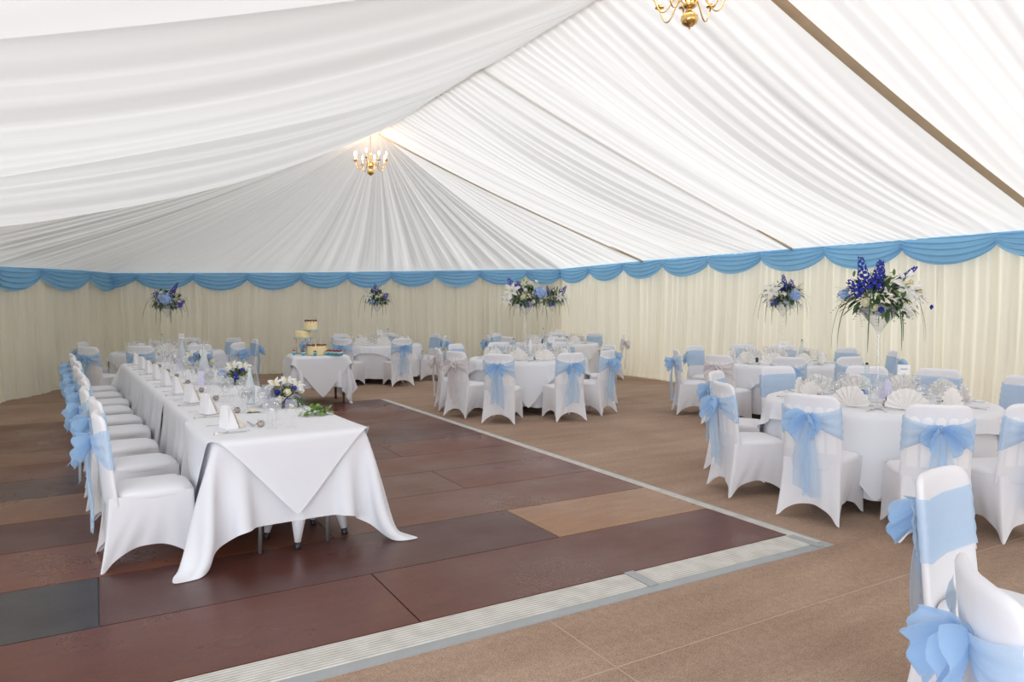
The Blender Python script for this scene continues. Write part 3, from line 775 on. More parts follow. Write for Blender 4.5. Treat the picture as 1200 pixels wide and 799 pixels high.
TOPZ = .7705
rg = random.Random(11)
for i in range(9):
    v = .40 + i * .775; z = .7695; nm = f'{ordw(i)} head table place from the camera' if i else 'first head table place from the camera'
    put(NS, ht(-.30, v + .04, z), HA + rg.uniform(-.15, .15), f'standing folded white napkin at the {nm}', 'napkin', 'standing napkins on the head table')
    put(KN, ht(-.33, v - .13, z), HA - pi / 2 + rg.uniform(-.05, .05), f'steel knife at the {nm}', 'knife', 'knives on the head table')
    put(FK, ht(-.33, v + .20, z), HA - pi / 2 + rg.uniform(-.05, .05), f'steel fork at the {nm}', 'fork', 'forks on the head table')
    put(KN, ht(-.35, v - .17, z), HA - pi / 2, f'starter knife, outer one at the {nm}', 'knife', 'knives on the head table', .9)
    put(FV, ht(-.12, v - .02 + rg.uniform(-.04, .04), z), rg.uniform(0, 6), f'small grey brown favour pouch at the {nm}', 'favour', 'favours on the head table')
    put(SP, ht(-.15, v + .14, z), HA + pi, f'dessert spoon lying above the napkin at the {nm}', 'spoon', 'spoons on the head table')
    put(WG, ht(-.02 + rg.uniform(-.02, .02), v - .02, z), 0, f'large wine glass at the {nm}', 'wine glass', 'large wine glasses on the head table')
    put(SG, ht(-.07, v - .12 + rg.uniform(-.02, .02), z), 0, f'small wine glass, near side of the {nm}', 'wine glass', 'small wine glasses on the head table')
    put(SG, ht(-.04, v + .12, z), 0, f'small wine glass, far side of the {nm}', 'wine glass', 'small wine glasses on the head table')
    put(SG, ht(.04, v + .22, z), 0, f'small wine glass, furthest along of the {nm}', 'wine glass', 'small wine glasses on the head table')
    put(WG, ht(.05, v - .16, z), 0, f'large wine glass, near side of the {nm}', 'wine glass', 'large wine glasses on the head table')
    if i in (1, 2, 4, 5, 7): put(WG, ht(.14, v + .1, z), 0, f'large wine glass mid-table behind the {nm}', 'wine glass', 'large wine glasses on the head table')
for k, (x, y) in enumerate([(1.10, 6.30), (.97, 8.2), (.98, 10.6)]):
    put(BF, Vector((x, y, .7695)), k, ['frosted swing-top water bottle nearest the camera on the head table', 'frosted swing-top water bottle on the head table between the middle and the near flowers', 'frosted swing-top water bottle toward the far end of the head table'][k], 'bottle', 'frosted water bottles on the head table', [1.42, 1.3, 1.2][k])
for k, (x, y) in enumerate([(1.20, 6.02), (.93, 8.0), (.9, 10.0)]):
    put(MN, Vector((x, y, .7695)), .2 + k * .2, ['upright lilac menu card beside the nearest bottle on the head table', 'upright lilac menu card beside the second bottle on the head table', 'upright lilac menu card at the far end of the head table'][k], 'menu card', 'menu cards on the head table')
t = thing('tealight', 'small cream rose head on a dark leaf beside the nearest favour on the head table', 'flower', Vector((1.02, 5.75, .77))); t.name = 'loose_rose'
MB().blob((0, 0, .018), .018, 10, 7, .1, rg).build('rose_head', 'petalc', t); MB().add([(-.05, -.02, .002), (.05, -.025, .004), (.06, .02, .003), (-.03, .025, .006)], [(0, 1, 2, 3)]).build('leaf', 'leaf', t)

# ------------------------------------------------------------------ flowers
def petal(mb, base, d, up, L, w, curl, mi=0, n=5):
    """one petal or leaf: starts at base, goes along d, bends toward up"""
    d = d.normalized(); side = d.cross(up)
    if side.length < 1e-3: side = d.cross(Vector((1, 0, 0)))
    side.normalize(); nrm = side.cross(d); P = []
    for i in range(n):
        t = i / (n - 1); c = base + d * (L * t) + nrm * (curl * L * t * t); ww = w * (sin(pi * min(1, .08 + t * .9)) ** .8) * (1 if i < n - 1 else .12)
        for s_ in (-1, 0, 1): P.append(c + side * (s_ * ww) + nrm * (.18 * ww * abs(s_)))
    mb.grid(P, 3, n, mi=mi)
def rdir(rg, zmin=-1.):
    while 1:
        v = Vector((rg.gauss(0, 1), rg.gauss(0, 1), rg.gauss(0, 1)))
        if v.length > .1 and v.normalized().z >= zmin: return v.normalized()
def lily(parent, c, d, r, rg, m='petalw'):
    mb = MB(); d = d.normalized(); a = d.orthogonal().normalized(); b = d.cross(a)
    for k in range(6):
        an = k * pi / 3 + .1; e_ = a * cos(an) + b * sin(an); petal(mb, c + d * .005, (e_ * .9 + d * .55).normalized(), d, r * (1 if k % 2 else .92), r * (.23 if k % 2 else .17), -.35, n=6)
    o = mb.build('lily', m, parent); s_ = MB()
    for k in range(5):
        an = k * 1.26; e_ = (a * cos(an) + b * sin(an)) * .25 + d; tip = c + e_.normalized() * r * .5
        s_.tube([c, tip], r * .012, 4); s_.blob(tip, r * .05, 6, 4)
    s_.build('stamens', 'stamen', o); return o
def rose(parent, c, d, r, rg, m='petalc', name='rose'):
    mb = MB(); d = d.normalized(); a = d.orthogonal().normalized(); b = d.cross(a)
    mb.blob(c + d * r * .1, r * .5, 8, 6)
    for ring, (q, n_, tl) in enumerate(((.45, 4, .95), (.7, 5, .7), (.9, 6, .42))):
        for k in range(n_):
            an = 2 * pi * (k + .5 * ring) / n_; e_ = a * cos(an) + b * sin(an)
            petal(mb, c - d * r * .35 + e_ * r * q * .35, (e_ * (1 - tl) + d * tl).normalized(), -e_, r * (1.05 - .12 * ring), r * .48, .18, n=4)
    return mb.build(name, m, parent)
def hydrangea(parent, c, r, rg, m='hydra'):
    mb = MB(); mb.blob(c, r * .72, 10, 8)
    for k in range(75):
        d = rdir(rg, -.6); a = d.orthogonal().normalized(); b = d.cross(a); p0 = c + d * r * rg.uniform(.82, 1); o_ = rg.uniform(0, 1.5)
        for q in range(4): an = q * pi / 2 + o_; petal(mb, p0, a * cos(an) + b * sin(an) + d * .15, d, r * .2, r * .10, .1, n=3)
    return mb.build('hydrangea', m, parent)
def delphinium(parent, a, b, w, rg, m='delph'):
    mb = MB(); ax = (b - a); L = ax.length; d0 = ax.normalized(); e1 = d0.orthogonal().normalized(); e2 = d0.cross(e1); N = int(44 * L / .25)
    for k in range(N):
        t = (k + .5) / N; an = k * 2.4; rr = w * (1 - .75 * t); dd = e1 * cos(an) + e2 * sin(an); c = a + ax * t + dd * rr; sz = .026 * (1 - .5 * t)
        f1 = dd.orthogonal().normalized(); f2 = dd.cross(f1)
        for q in range(5): aq = q * 1.257; petal(mb, c, f1 * cos(aq) + f2 * sin(aq) + dd * .4, dd, sz, sz * .55, .1, n=3)
    o = mb.build('delphinium', m, parent); MB().tube([a - d0 * .05, b], .003, 5).build('stem', 'grass', o); return o
def foliage(parent, c, r3, n, rg, L=(.05, .10), w=.016, m='leaf', fern=True, zmin=-.75):
    mb = MB(); c = Vector(c)
    for k in range(n):
        d = rdir(rg, zmin); q = rg.uniform(.35, .95); p0 = c + Vector((d.x * r3[0], d.y * r3[1], d.z * r3[2])) * q
        dd = (d + Vector((rg.uniform(-.6, .6), rg.uniform(-.6, .6), rg.uniform(-.7, .4)))).normalized()
        if fern and k % 3 == 0:
            ln = rg.uniform(.10, .17); sd_ = dd.cross(Vector((0, 0, 1))); sd_ = sd_.normalized() if sd_.length > .1 else Vector((1, 0, 0))
            for j in range(7):
                t = j / 7; pp = p0 + dd * ln * t - Vector((0, 0, .04 * t * t))
                for s_ in (-1, 1): petal(mb, pp, sd_ * s_ + dd * .6, Vector((0, 0, 1)), .034 * (1 - .6 * t), .0065, -.1, n=3)
        else: petal(mb, p0, dd, Vector((0, 0, 1)), rg.uniform(*L), w * rg.uniform(.7, 1.3), -.25, n=5)
    o = mb.build('foliage', m, parent); o['kind'] = 'stuff'; return o
def blades(parent, specs, m='grass'):
    for (a, hdir, up_, L, drop) in specs:
        P = []; n = 14; a = Vector(a); hd = Vector(hdir).normalized(); sd_ = Vector((0, 0, 1)).cross(hd)
        for i in range(n):
            t = i / (n - 1); c = a + hd * (L * .55 * sin(min(1, t * 1.1) * pi / 2)) + Vector((0, 0, up_ * sin(pi * min(1, t * 1.5)) - drop * max(0, t - .25) ** 1.5 * 1.5)); w_ = .0065 * (1 - t) ** .5 + .001
            P += [c - sd_ * w_, c + sd_ * w_ + Vector((0, 0, .002))]
        MB().grid(P, 2, n).build('grass_blade', m, parent)
CR = Vector((.865, -.501, 0)); CF = Vector((-.501, -.865, 0)); UP = Vector((0, 0, 1))
def fp(c, r, u, f=0.): return Vector(c) + CR * r + UP * u + CF * f   # right / up / toward the viewing side
def tall_vase(loc, h, label, group):
    t = thing('martini_vase', label, 'vase', loc)
    MB().lathe([(0, 0), (.085, 0), (.09, .004), (.06, .012), (.016, .022), (.014, .05), (.013, h - .22), (.013, h - .21)], 22).build('stem', 'glass', t)
    MB().lathe([(.004, h - .21), (.013, h - .21), (.018, h - .205), (.045, h - .15), (.165, h), (.162, h), (.042, h - .145), (.012, h - .19), (.0, h - .19)], 28).build('bowl', 'glass', t)
    return t
def tall_arr(loc, h, spec, label, seed, s=1.):
    """spec entries: (kind, right, up, front, size, extra)"""
    rg = random.Random(seed); t = thing('flower_arrangement', label, 'flowers', Vector(loc) + UP * h, 0, 'tall flower arrangements on the round tables')
    O = Vector((0, 0, 0))
    MB().lathe([(0, .05), (.11, .045), (.15, .015), (.158, .0), (.12, -.03), (0, -.06)], 20).build('floral_foam', 'moss', t)
    foliage(t, (0, 0, .10), (.27 * s, .27 * s, .17 * s), 330, rg, (.06, .12), .018)
    bf = foliage(t, (0, 0, .13), (.30 * s, .30 * s, .20 * s), 40, rg, (.04, .08), .012, 'leafb', fern=False, zmin=-.2); bf.name = 'bright_foliage'
    for k, rr, u, f, sz, ex in spec:
        c = fp(O, rr, u, f); d = (c - Vector((0, 0, .05))).normalized()
        if k == 'lily': lily(t, c, (d + CF * .8).normalized(), sz, rg)
        elif k == 'rose': rose(t, c, (d + CF * .9).normalized(), sz, rg)
        elif k == 'wrose': rose(t, c, (d + CF * .9).normalized(), sz, rg, 'petalw')
        elif k == 'brose': rose(t, c, (d + CF * .9).normalized(), sz, rg, 'delph', 'anemone')
        elif k == 'hyd': hydrangea(t, c, sz, rg)
        elif k == 'delph': delphinium(t, c, fp(O, ex[0], ex[1], f * .7), sz, rg, 'delph' if len(ex) < 3 else 'violet')
    # mirror side, so the arrangement is full from behind as well
    for q in range(4): 
        c = fp(O, rg.uniform(-.2, .2), rg.uniform(.1, .25), -.2); rose(t, c, (c.normalized() - CF), .035, rg, 'petalw' if q % 2 else 'petalc')
    for q in range(14):   # small filler blossoms
        d = rdir(rg, -.1); c = Vector((d.x * .31 * s, d.y * .31 * s, .11 + d.z * .2 * s)); rose(t, c, d, .017, rg, 'petalw' if q % 3 else 'petalc', 'small_blossom')
    sp = []
    for q in range(9):
        an = q * .7 + rg.uniform(-.2, .2); sp.append(((.18 * cos(an), .18 * sin(an), .05), (cos(an), sin(an), 0), rg.uniform(.02, .14), rg.uniform(.25, .5), rg.uniform(.22, .42)))
    blades(t, sp); return t
TABS = dict(T1=(5.9, 3.8), T2=(8.55, 7.1), T3=(5.85, 9.6), T4=(8.7, 13.1), T5=(5.15, 14.6), T6=(1.1, 14.2))
TN = dict(T1='the nearest round table', T2='the table by the side wall', T3='the middle round table', T4='the far corner table', T5='the table behind the cake', T6='the table behind the head table')
AZ = .7705
SPEC = dict(
 T1=[('delph', -.16, .16, .08, .055, (-.20, .44)), ('delph', -.10, .16, .12, .055, (-.05, .40)), ('delph', -.20, .14, .1, .05, (-.31, .24)), ('delph', -.02, .2, .02, .045, (.0, .42)), ('delph', .16, .22, .0, .03, (.30, .36)),
     ('lily', .12, .20, .16, .15, 0), ('lily', .09, .06, .20, .13, 0), ('lily', .22, .14, .12, .12, 0), ('rose', -.22, .06, .20, .045, 0), ('rose', -.16, .02, .22, .04, 0), ('wrose', .0, .25, .1, .04, 0), ('hyd', -.30, .12, .0, .055, 0),
     ('brose', -.11, .0, .24, .03, 0), ('brose', .37, .02, .12, .026, 0), ('wrose', .30, .12, .1, .03, 0), ('wrose', .13, -.04, .22, .045, 0)],
 T2=[('hyd', .08, .10, .20, .10, 0), ('delph', .0, .18, .08, .045, (-.03, .40)), ('delph', .08, .2, .06, .05, (.10, .33, 1)), ('delph', -.16, .02, .18, .04, (-.24, -.02, 1)), ('lily', -.22, .16, .14, .14, 0), ('wrose', -.08, .24, .12, .04, 0), ('lily', -.23, .04, .12, .10, 0), ('rose', .19, .2, .1, .04, 0), ('wrose', .2, -.04, .16, .035, 0), ('wrose', -.1, -.05, .2, .04, 0), ('wrose', .05, -.06, .22, .04, 0)],
 T3=[('delph', -.18, .22, .08, .06, (-.27, .38, 1)), ('delph', -.10, .2, .1, .05, (-.12, .34, 1)), ('lily', -.20, .18, .18, .15, 0), ('lily', -.27, .04, .16, .11, 0), ('rose', -.03, .08, .25, .06, 0), ('hyd', .22, .15, .18, .11, 0), ('wrose', .0, .19, .2, .04, 0), ('wrose', .08, .30, .08, .04, 0), ('wrose', -.36, .08, .1, .045, 0), ('wrose', .12, .02, .24, .035, 0), ('delph', .0, -.02, .22, .04, (.06, -.06, 1)), ('wrose', -.12, -.05, .24, .04, 0), ('wrose', .17, .33, .04, .035, 0)],
 T4=[('delph', -.08, .16, .1, .06, (-.12, .36, 1)), ('delph', .20, .2, .06, .05, (.30, .36, 1)), ('rose', -.16, .12, .22, .055, 0), ('lily', .12, .12, .2, .12, 0), ('lily', .26, .08, .12, .11, 0), ('wrose', -.14, -.02, .2, .04, 0), ('wrose', .02, .25, .1, .035, 0), ('delph', .02, -.02, .22, .045, (-.08, -.08, 1)), ('wrose', .2, -.02, .2, .04, 0)],
 T5=[('delph', .0, .2, .14, .06, (-.02, .38, 1)), ('delph', .16, .08, .2, .05, (.26, .18, 1)), ('lily', -.14, .12, .2, .12, 0), ('rose', .12, .14, .22, .05, 0), ('wrose', .16, .22, .12, .05, 0), ('hyd', -.06, .02, .22, .06, 0), ('wrose', -.2, .2, .1, .04, 0)],
 T6=[('hyd', .08, .12, .24, .13, 0), ('delph', .10, .2, .08, .04, (.22, .42, 1)), ('rose', -.14, .06, .24, .05, 0), ('wrose', -.02, .24, .18, .045, 0), ('delph', -.14, .18, .2, .045, (-.10, .26, 1)), ('wrose', -.12, .22, .14, .045, 0), ('delph', .26, .0, .16, .04, (.36, .1, 1)), ('wrose', .28, .08, .14, .03, 0)])
VH = dict(T1=.79, T2=.86, T3=.86, T4=.88, T5=.88, T6=.80)
AD = dict(T1='largest tall arrangement with deep blue delphiniums', T2='tall arrangement with a blue hydrangea and white lily', T3='tall arrangement with lilies and a pale blue hydrangea', T4='tall arrangement with a cream rose and violet delphiniums', T5='smallest-looking tall arrangement of blue and white', T6='tall arrangement with central blue hydrangea')
for i, (k, (x, y)) in enumerate(TABS.items()):
    dx = {'T1': (-.13, -.08), 'T2': (.12, -.02), 'T3': (-.05, 0), 'T4': (-.1, 0), 'T5': (0, 0), 'T6': (0, 0)}[k]; L = Vector((x + dx[0], y + dx[1], AZ))
    tall_vase(L, VH[k], f'tall clear glass martini vase on {TN[k]}', 'martini vases'); tall_arr(L, VH[k], SPEC[k], f'{AD[k]} on {TN[k]}', 20 + i, .95 if k in ('T5', 'T2', 'T6') else 1.08)
# low arrangements on the head table
def low_arr(loc, rz, label, seed, spec, bright=False):
    rg = random.Random(seed); t = thing('low_flower_arrangement', label, 'flowers', loc, 0, 'low flower arrangements on the head table')
    MB().lathe([(0, .001), (.08, .001), (.085, .03), (.07, .045), (0, .05)], 16).build('dish', 'moss', t)
    foliage(t, (0, 0, .055), (.17, .17, .07), 120, rg, (.05, .09), .014, zmin=-.3)
    for k, rr, u, f, sz in spec:
        c = fp((0, 0, 0), rr, u, f); d = (c - UP * .02).normalized()
        if k == 'lily': lily(t, c, (d + CF * .5 + UP * .3).normalized(), sz, rg)
        elif k == 'hyd': hydrangea(t, c, sz, rg)
        elif k in ('blue', 'vio'): rose(t, c, (d + CF * .6).normalized(), sz, rg, 'delph' if k == 'blue' else 'violet', 'anemone')
        else: rose(t, c, (d + CF * .6).normalized(), sz, rg, 'petalc' if k == 'rose' else 'petalw')
    if bright: foliage(t, (.02, -.02, .05), (.2, .2, .05), 40, rg, (.04, .08), .012, 'leafb', fern=False, zmin=-.1).name = 'bright_foliage'
low_arr(Vector((1.33, 6.05, .7695)), 0, 'low flower arrangement of white, blue and cream blooms by the end of the head table', 41,
        [('lily', -.06, .17, .05, .09), ('lily', .02, .19, .0, .08), ('lily', .10, .16, .0, .07), ('blue', -.02, .12, .12, .028), ('rose', .06, .12, .12, .038), ('rose', .02, .07, .16, .028), ('blue', .0, .035, .17, .024), ('vio', .07, .055, .16, .03), ('rose', .11, -.0, .17, .026), ('vio', .1, .15, .06, .026), ('hyd', -.15, .12, .03, .045), ('wr', .14, .13, .04, .04)])
low_arr(Vector((1.28, 8.0, .7695)), 0, 'second low flower arrangement along the head table, white lilies above blue blooms', 42,
        [('lily', -.04, .17, .04, .10), ('lily', .05, .17, .0, .09), ('wr', .13, .15, .06, .04), ('rose', .15, .09, .1, .042), ('vio', .03, .10, .13, .03), ('blue', .04, .055, .16, .03), ('vio', .08, .15, .1, .026), ('hyd', -.14, .11, .08, .045), ('blue', -.08, .09, .13, .028), ('rose', .11, .05, .14, .028)], True)
low_arr(Vector((1.16, 10.3, .7695)), 0, 'third low flower arrangement toward the far end of the head table', 43,
        [('lily', -.08, .16, .06, .10), ('lily', .06, .17, .0, .09), ('hyd', -.03, .10, .12, .05), ('blue', .04, .10, .14, .03), ('rose', .12, .12, .1, .04), ('rose', .2, .08, .06, .04), ('blue', .2, .02, .1, .03), ('wr', -.16, .08, .1, .04)])
rg = random.Random(77); t = thing('loose_greenery', 'loose bunch of pale green leaves lying on the near right corner of the head table', 'greenery', Vector((1.41, 5.40, .7695)))
foliage(t, (0, 0, .02), (.12, .09, .035), 90, rg, (.03, .05), .014, 'leafb', fern=False, zmin=0).name = 'leaves'

# ------------------------------------------------------------------ round tables
RT = .915
def base_cloth():
    nu, P = 200, []; rows = [(.0, 0), (.5, 0), (.98, 0)] 
    for q, z in rows: P += [(RT * q * cos(2 * pi * i / nu), RT * q * sin(2 * pi * i / nu), .7595) for i in range(nu)]
    for j in range(16):
        t = j / 15; z = .759 - .64 * t
        for i in range(nu):
            a = 2 * pi * i / nu; f = .5 * sin(14 * a + .8 * sin(3 * a)) + .3 * sin(23 * a + 1.3) + .2 * sin(9 * a)
            r = RT + .006 * min(1, j) + t * .030 + f * .042 * t ** .8
            P.append((r * cos(a), r * sin(a), z - .01 * f * t))
    return MB().grid(P, nu, len(rows) + 16, cu=True).build('tablecloth', 'linen')
BCL = base_cloth()
nq = 51; pov = drape(2.10 / (nq - 1), nq, nq, 0, (0, 0), ('disc', RT + .003), .768, off=.012, flare=.16, iters=380, seed=2)
OV = cloth_obj('table_overlay', pov)
def table_body(x, y, lab):
    t = thing('round_table', lab, 'table', (x, y, 0), 0, 'round tables')
    MB().lathe([(0, .72), (RT - .06, .72), (RT - .05, .725), (RT - .05, .745), (RT - .06, .75), (0, .75)], 48).build('tabletop', 'ply', t)
    for k in range(4):
        a = pi / 4 + k * pi / 2; MB().tube([(.5 * cos(a), .5 * sin(a), .725), (.52 * cos(a), .52 * sin(a), .01)], .014, 8).build('leg', 'pipe', t)
ROT = dict(T1=R(78), T2=R(50), T3=R(14), T4=R(40), T5=R(60), T6=R(10))
GT = {'T1': 'nearest round table', 'T2': 'table by the side wall', 'T3': 'middle round table', 'T4': 'far corner table', 'T5': 'table behind the cake', 'T6': 'table behind the head table'}
CH = dict(
 T1=[(4.62, 3.46, 'bow toward camera, front left', 0), (4.78, 2.64, 'bow toward camera, front right', 0), (4.68, 4.32, 'seen obliquely, bow on its left', 0),
     (5.28, 5.12, 'far left, just behind its neighbour', 0), (6.28, 5.2, 'plain blue band, back left', 0), (7.12, 4.72, 'facing camera behind the tall vase', 0), (7.46, 4.14, 'facing camera behind the number card', 0), (7.36, 3.30, 'facing left at the right edge of the picture', 0), (5.40, 2.36, 'cut by the picture edge, tails hanging', 0)],
 T2=[(7.45, 7.85, 'side-on, bow sticking out left', 0), (8.35, 8.55, 'back left, plain blue band', 0), (7.02, 6.75, 'back to camera whitish sash', 1), (7.5, 6.02, 'blue bow, in front', 0), (9.35, 8.45, 'plain blue band at the back', 0), (9.75, 7.95, 'facing camera behind its number card', 0), (10.02, 6.95, 'by the wall, right of the bottle', 0), (9.78, 6.05, 'bow to the right, nearest the wall', 0), (8.28, 5.75, 'partly behind the tall stem', 0)],
 T3=[(4.62, 8.35, 'back to camera blue bow, front left', 0), (5.58, 8.02, 'back to camera blue bow, front right', 0), (4.36, 9.15, 'gauzy white sash, nearer one', 1), (4.50, 10.0, 'with a gauzy white sash at the far left', 1), (5.2, 10.85, 'pale blue band, back left', 0), (7.1, 10.45, 'pale blue band, back right', 0), (6.42, 8.30, 'side-on, blue bow, long tails', 0), (7.05, 9.35, 'second on the right, showing a blue band', 0), (6.1, 11.0, 'facing camera at the very back', 0)],
 T4=[(7.25, 12.75, 'back to camera small blue bow', 0), (7.32, 13.7, 'side-on at the far left', 0), (7.9, 14.4, 'blue band, back left', 0), (9.55, 14.35, 'blue band, back right', 0), (10.0, 13.5, 'facing left near the corner blue band', 0), (9.85, 12.2, 'side-on at the right with a whitish bow', 1), (7.95, 11.9, 'back to camera, hidden behind the middle table', 0)],
 T5=[(4.15, 13.7, 'back to camera behind the cupcakes', 0), (5.15, 13.25, 'back to camera blue bow and tails', 0), (6.35, 13.95, 'at the right, bow toward the camera', 0), (6.55, 14.75, 'at the far right blue band', 0), (5.8, 15.75, 'blue band, back right', 0), (4.75, 15.95, 'blue band, back left', 0), (3.75, 14.9, 'at the left behind the cake', 0)],
 T6=[(-.15, 13.0, 'deep blue bow, front left', 0), (-.25, 14.7, 'far left, blue band', 0), (.58, 12.85, 'back to camera, left of the bottles', 0), (1.45, 12.85, 'back to camera, behind the low flowers', 0), (2.1, 13.25, 'back to camera bright blue bow', 0), (2.62, 14.3, 'at the right, bow to the right', 0), (2.35, 15.0, 'blue band, back right', 0), (1.6, 15.55, 'facing camera, at the very back', 0)])
VIS = dict(T1=10, T2=10, T3=10, T4=9, T5=9, T6=9)
first = True
for i, (k, (x, y)) in enumerate(TABS.items()):
    table_body(x, y, f'round folding table under white cloths, {GT[k]}')
    put(BCL, Vector((x, y, 0)), ROT[k] * .7, f'floor-length white under-cloth of the {GT[k]}', 'tablecloth', 'white under-cloths')
    put(OV, Vector((x, y, 0)), ROT[k], f'square white overlay cloth with hanging points on the {GT[k]}', 'tablecloth', 'square overlays')
    rg = random.Random(100 + i)
    for (cx, cy, d, wh) in CH[k]:
        chair(cx, cy, x, y, f'covered chair at the {GT[k]}, {d}', 'chairs at the round tables', bool(wh))
    n = VIS[k]; a0 = math.atan2(CH[k][0][1] - y, CH[k][0][0] - x)
    for q in range(n):
        a = a0 + 2 * pi * q / n; u = Vector((cos(a), sin(a), 0)); w_ = Vector((-sin(a), cos(a), 0)); c = Vector((x, y, AZ + .003)); rz = a - pi / 2
        vd = Vector((x, y, 0)).normalized(); fr = u.dot(vd); lr = u.dot(Vector((vd.y, -vd.x, 0)))
        wh_ = f'{"front" if fr < -.6 else "back" if fr > .6 else "middle"} {"left" if lr < -.25 else "right" if lr > .25 else "centre"}'
        wh_ += f' place {q + 1} of {n} counter-clockwise'
        g = GT[k]
        put(NF, c + u * .66, rz + pi + rg.uniform(-.25, .25), f'fan-folded ivory napkin, {wh_}, {g}', 'napkin', 'fan napkins on the round tables')
        put(KN, c + u * .70 + w_ * .19, rz + pi, f'knife, {wh_}, {g}', 'knife', 'knives on the round tables')
        put(FK, c + u * .70 - w_ * .19, rz + pi, f'fork, {wh_}, {g}', 'fork', 'forks on the round tables')
        if k in ('T1', 'T2', 'T3'): put(SP, c + u * .47 + w_ * .02, rz + pi / 2, f'dessert spoon, {wh_}, {g}', 'spoon', 'spoons on the round tables')
        put(WG, c + u * .50 + w_ * .16, 0, f'large wine glass, {wh_}, {g}', 'wine glass', 'large wine glasses on the round tables')
        put(SG, c + u * .43 + w_ * .07, 0, f'small wine glass, {wh_}, {g}', 'wine glass', 'small wine glasses on the round tables')
        if q % 2 and k in ('T1', 'T3'): put(FV, c + u * .5 - w_ * .1, rg.uniform(0, 6), f'grey brown favour pouch, {wh_}, {g}', 'favour', 'favours on the round tables')
    def tp(r, u_): vd = Vector((x, y, 0)).normalized(); rt = Vector((vd.y, -vd.x, 0)); return Vector((x, y, AZ + .002)) + rt * r + vd * u_
    cd_ = dict(T1=(.20, .16), T2=(.10, -.1), T3=(.38, .45), T4=(.05, -.35), T5=(.05, -.28), T6=(.22, .1))[k]
    put(TC_, tp(*cd_), -math.atan2(x, y) + .25, f'white number card on a steel stand on the {GT[k]}', 'card', 'table number cards')
    for b_, (r_, f_) in enumerate(dict(T1=[(-.09, -.02)], T2=[(.36, .15)], T3=[(-.22, -.42), (.62, .25)], T4=[(-.28, .1)], T5=[(.22, .0)], T6=[(-.10, -.30)])[k]):
        put(BC, tp(r_, f_), -math.atan2(x, y) - .3, f'clear bottle with blue label on the {GT[k]}' + (', left of the vase' if b_ == 0 and k == 'T3' else ', right of the number card' if k == 'T3' else ''), 'bottle', 'clear water bottles on the round tables')
    for r_, f_ in dict(T1=[(.08, -.30)], T2=[(-.25, -.2)], T3=[(-.12, -.45)], T4=[(-.3, -.3)], T5=[(.1, -.3)], T6=[]).get(k): put(PM, tp(r_, f_), 0, f'small peppercorn mill on the {GT[k]}', 'pepper mill', 'pepper mills')
    if k == 'T1': put(MN, tp(.06, .1), -math.atan2(x, y), f'folded menu card beside the vase on the {GT[k]}', 'menu card', 'menu cards')
t = thing('pillar_candle', 'slim white candle in a glass holder on the middle round table', 'candle', Vector((5.98, 9.75, AZ)))
MB().lathe([(0, .01), (.022, .01), (.022, .26), (.004, .265), (0, .265)], 14).build('wax', 'paper', t); MB().lathe([(0, 0), (.04, 0), (.04, .008), (.028, .03), (.028, .06)], 16).build('holder', 'glass', t)
# two chairs of a table just outside the right edge, closest to the camera
chair(2.88, 1.60, 3.03, .20, 'white covered chair behind the closest one, its blue bow hanging off the left', 'chairs at the lower right')
chair(1.86, .92, 2.78, .02, 'closest white covered chair, cut by the lower right corner, with a large blue bow', 'chairs at the lower right')

# ------------------------------------------------------------------ cake table
CT = Vector((3.12, 11.76, 0)); CA = R(-6)
t = thing('cake_table', 'small square table with dark wooden legs under the white cake cloth', 'table', CT, CA)
MB().box((-.41, -.41, .74), (.41, .41, .775)).build('tabletop', 'wood', t, smooth=False, bevel=.006)
MB().box((-.37, -.37, .66), (.37, .37, .74)).build('apron', 'wood', t, smooth=False)
for sx in (-1, 1):
    for sy in (-1, 1): MB().lathe([(.022, 0), (.026, .02), (.018, .05), (.026, .30), (.022, .34), (.034, .40), (.03, .66)], 12, (sx * .35, sy * .35, 0)).build('leg', 'wood', t)
nq = 45; p = drape(1.72 / (nq - 1), nq, nq, 0, (0, 0), ('box', .415, .415), .779, off=.008, flare=.05, iters=330, seed=21)
o = cloth_obj('tablecloth', p); o.location = CT; o.rotation_euler[2] = CA; tag(o, 'white linen cloth on the small cake table, long corners hanging', 'tablecloth')
nq = 39; p = drape(1.42 / (nq - 1), nq, nq, pi / 4, (0, 0), ('box', .42, .42), .785, off=.028, flare=.10, iters=300, seed=22)
o = cloth_obj('table_overlay', p); o.location = CT; o.rotation_euler[2] = CA; tag(o, 'diamond-laid white overlay on the cake table with a point hanging in front', 'tablecloth')
CZ = .788
def cpt(r, f, z=CZ): return CT + CR * r + CF * f + UP * z
def drips(parent, r, z, n, rg, rect=None):
    mb = MB()
    for k in range(n):
        a = 2 * pi * k / n + rg.uniform(-.08, .08); c = (r * cos(a), r * sin(a)); ln = rg.uniform(.012, .04)
        mb.blob((c[0] * .96, c[1] * .96, z), .016, 7, 5, .2, rg); mb.tube([(c[0] * 1.01, c[1] * 1.01, z + .008), (c[0] * 1.02, c[1] * 1.02, z - ln)], .006, 5)
    mb.build('berries', 'berry', parent)
rg = random.Random(9)
t = thing('cake_stand', 'tiered silver cake stand with thin pillars on the cake table', 'cake stand', cpt(-.20, -.10), 0)
MB().lathe([(0, 0), (.17, 0), (.17, .012), (0, .012)], 28).build('base', 'cakeboard', t)
MB().lathe([(0, .262), (.165, .262), (.165, .274), (0, .274)], 28, (-.05, .0, 0)).build('tier_plate', 'cakeboard', t)
MB().lathe([(0, .385), (.125, .385), (.125, .397), (0, .397)], 28, (.06, -.04, 0)).build('tier_plate', 'cakeboard', t)
mb = MB()
for k in range(3): a = k * 2.1 + .4; mb.tube([(-.05 + .13 * cos(a), .13 * sin(a), .01), (-.05 + .13 * cos(a), .13 * sin(a), .262)], .006, 6)
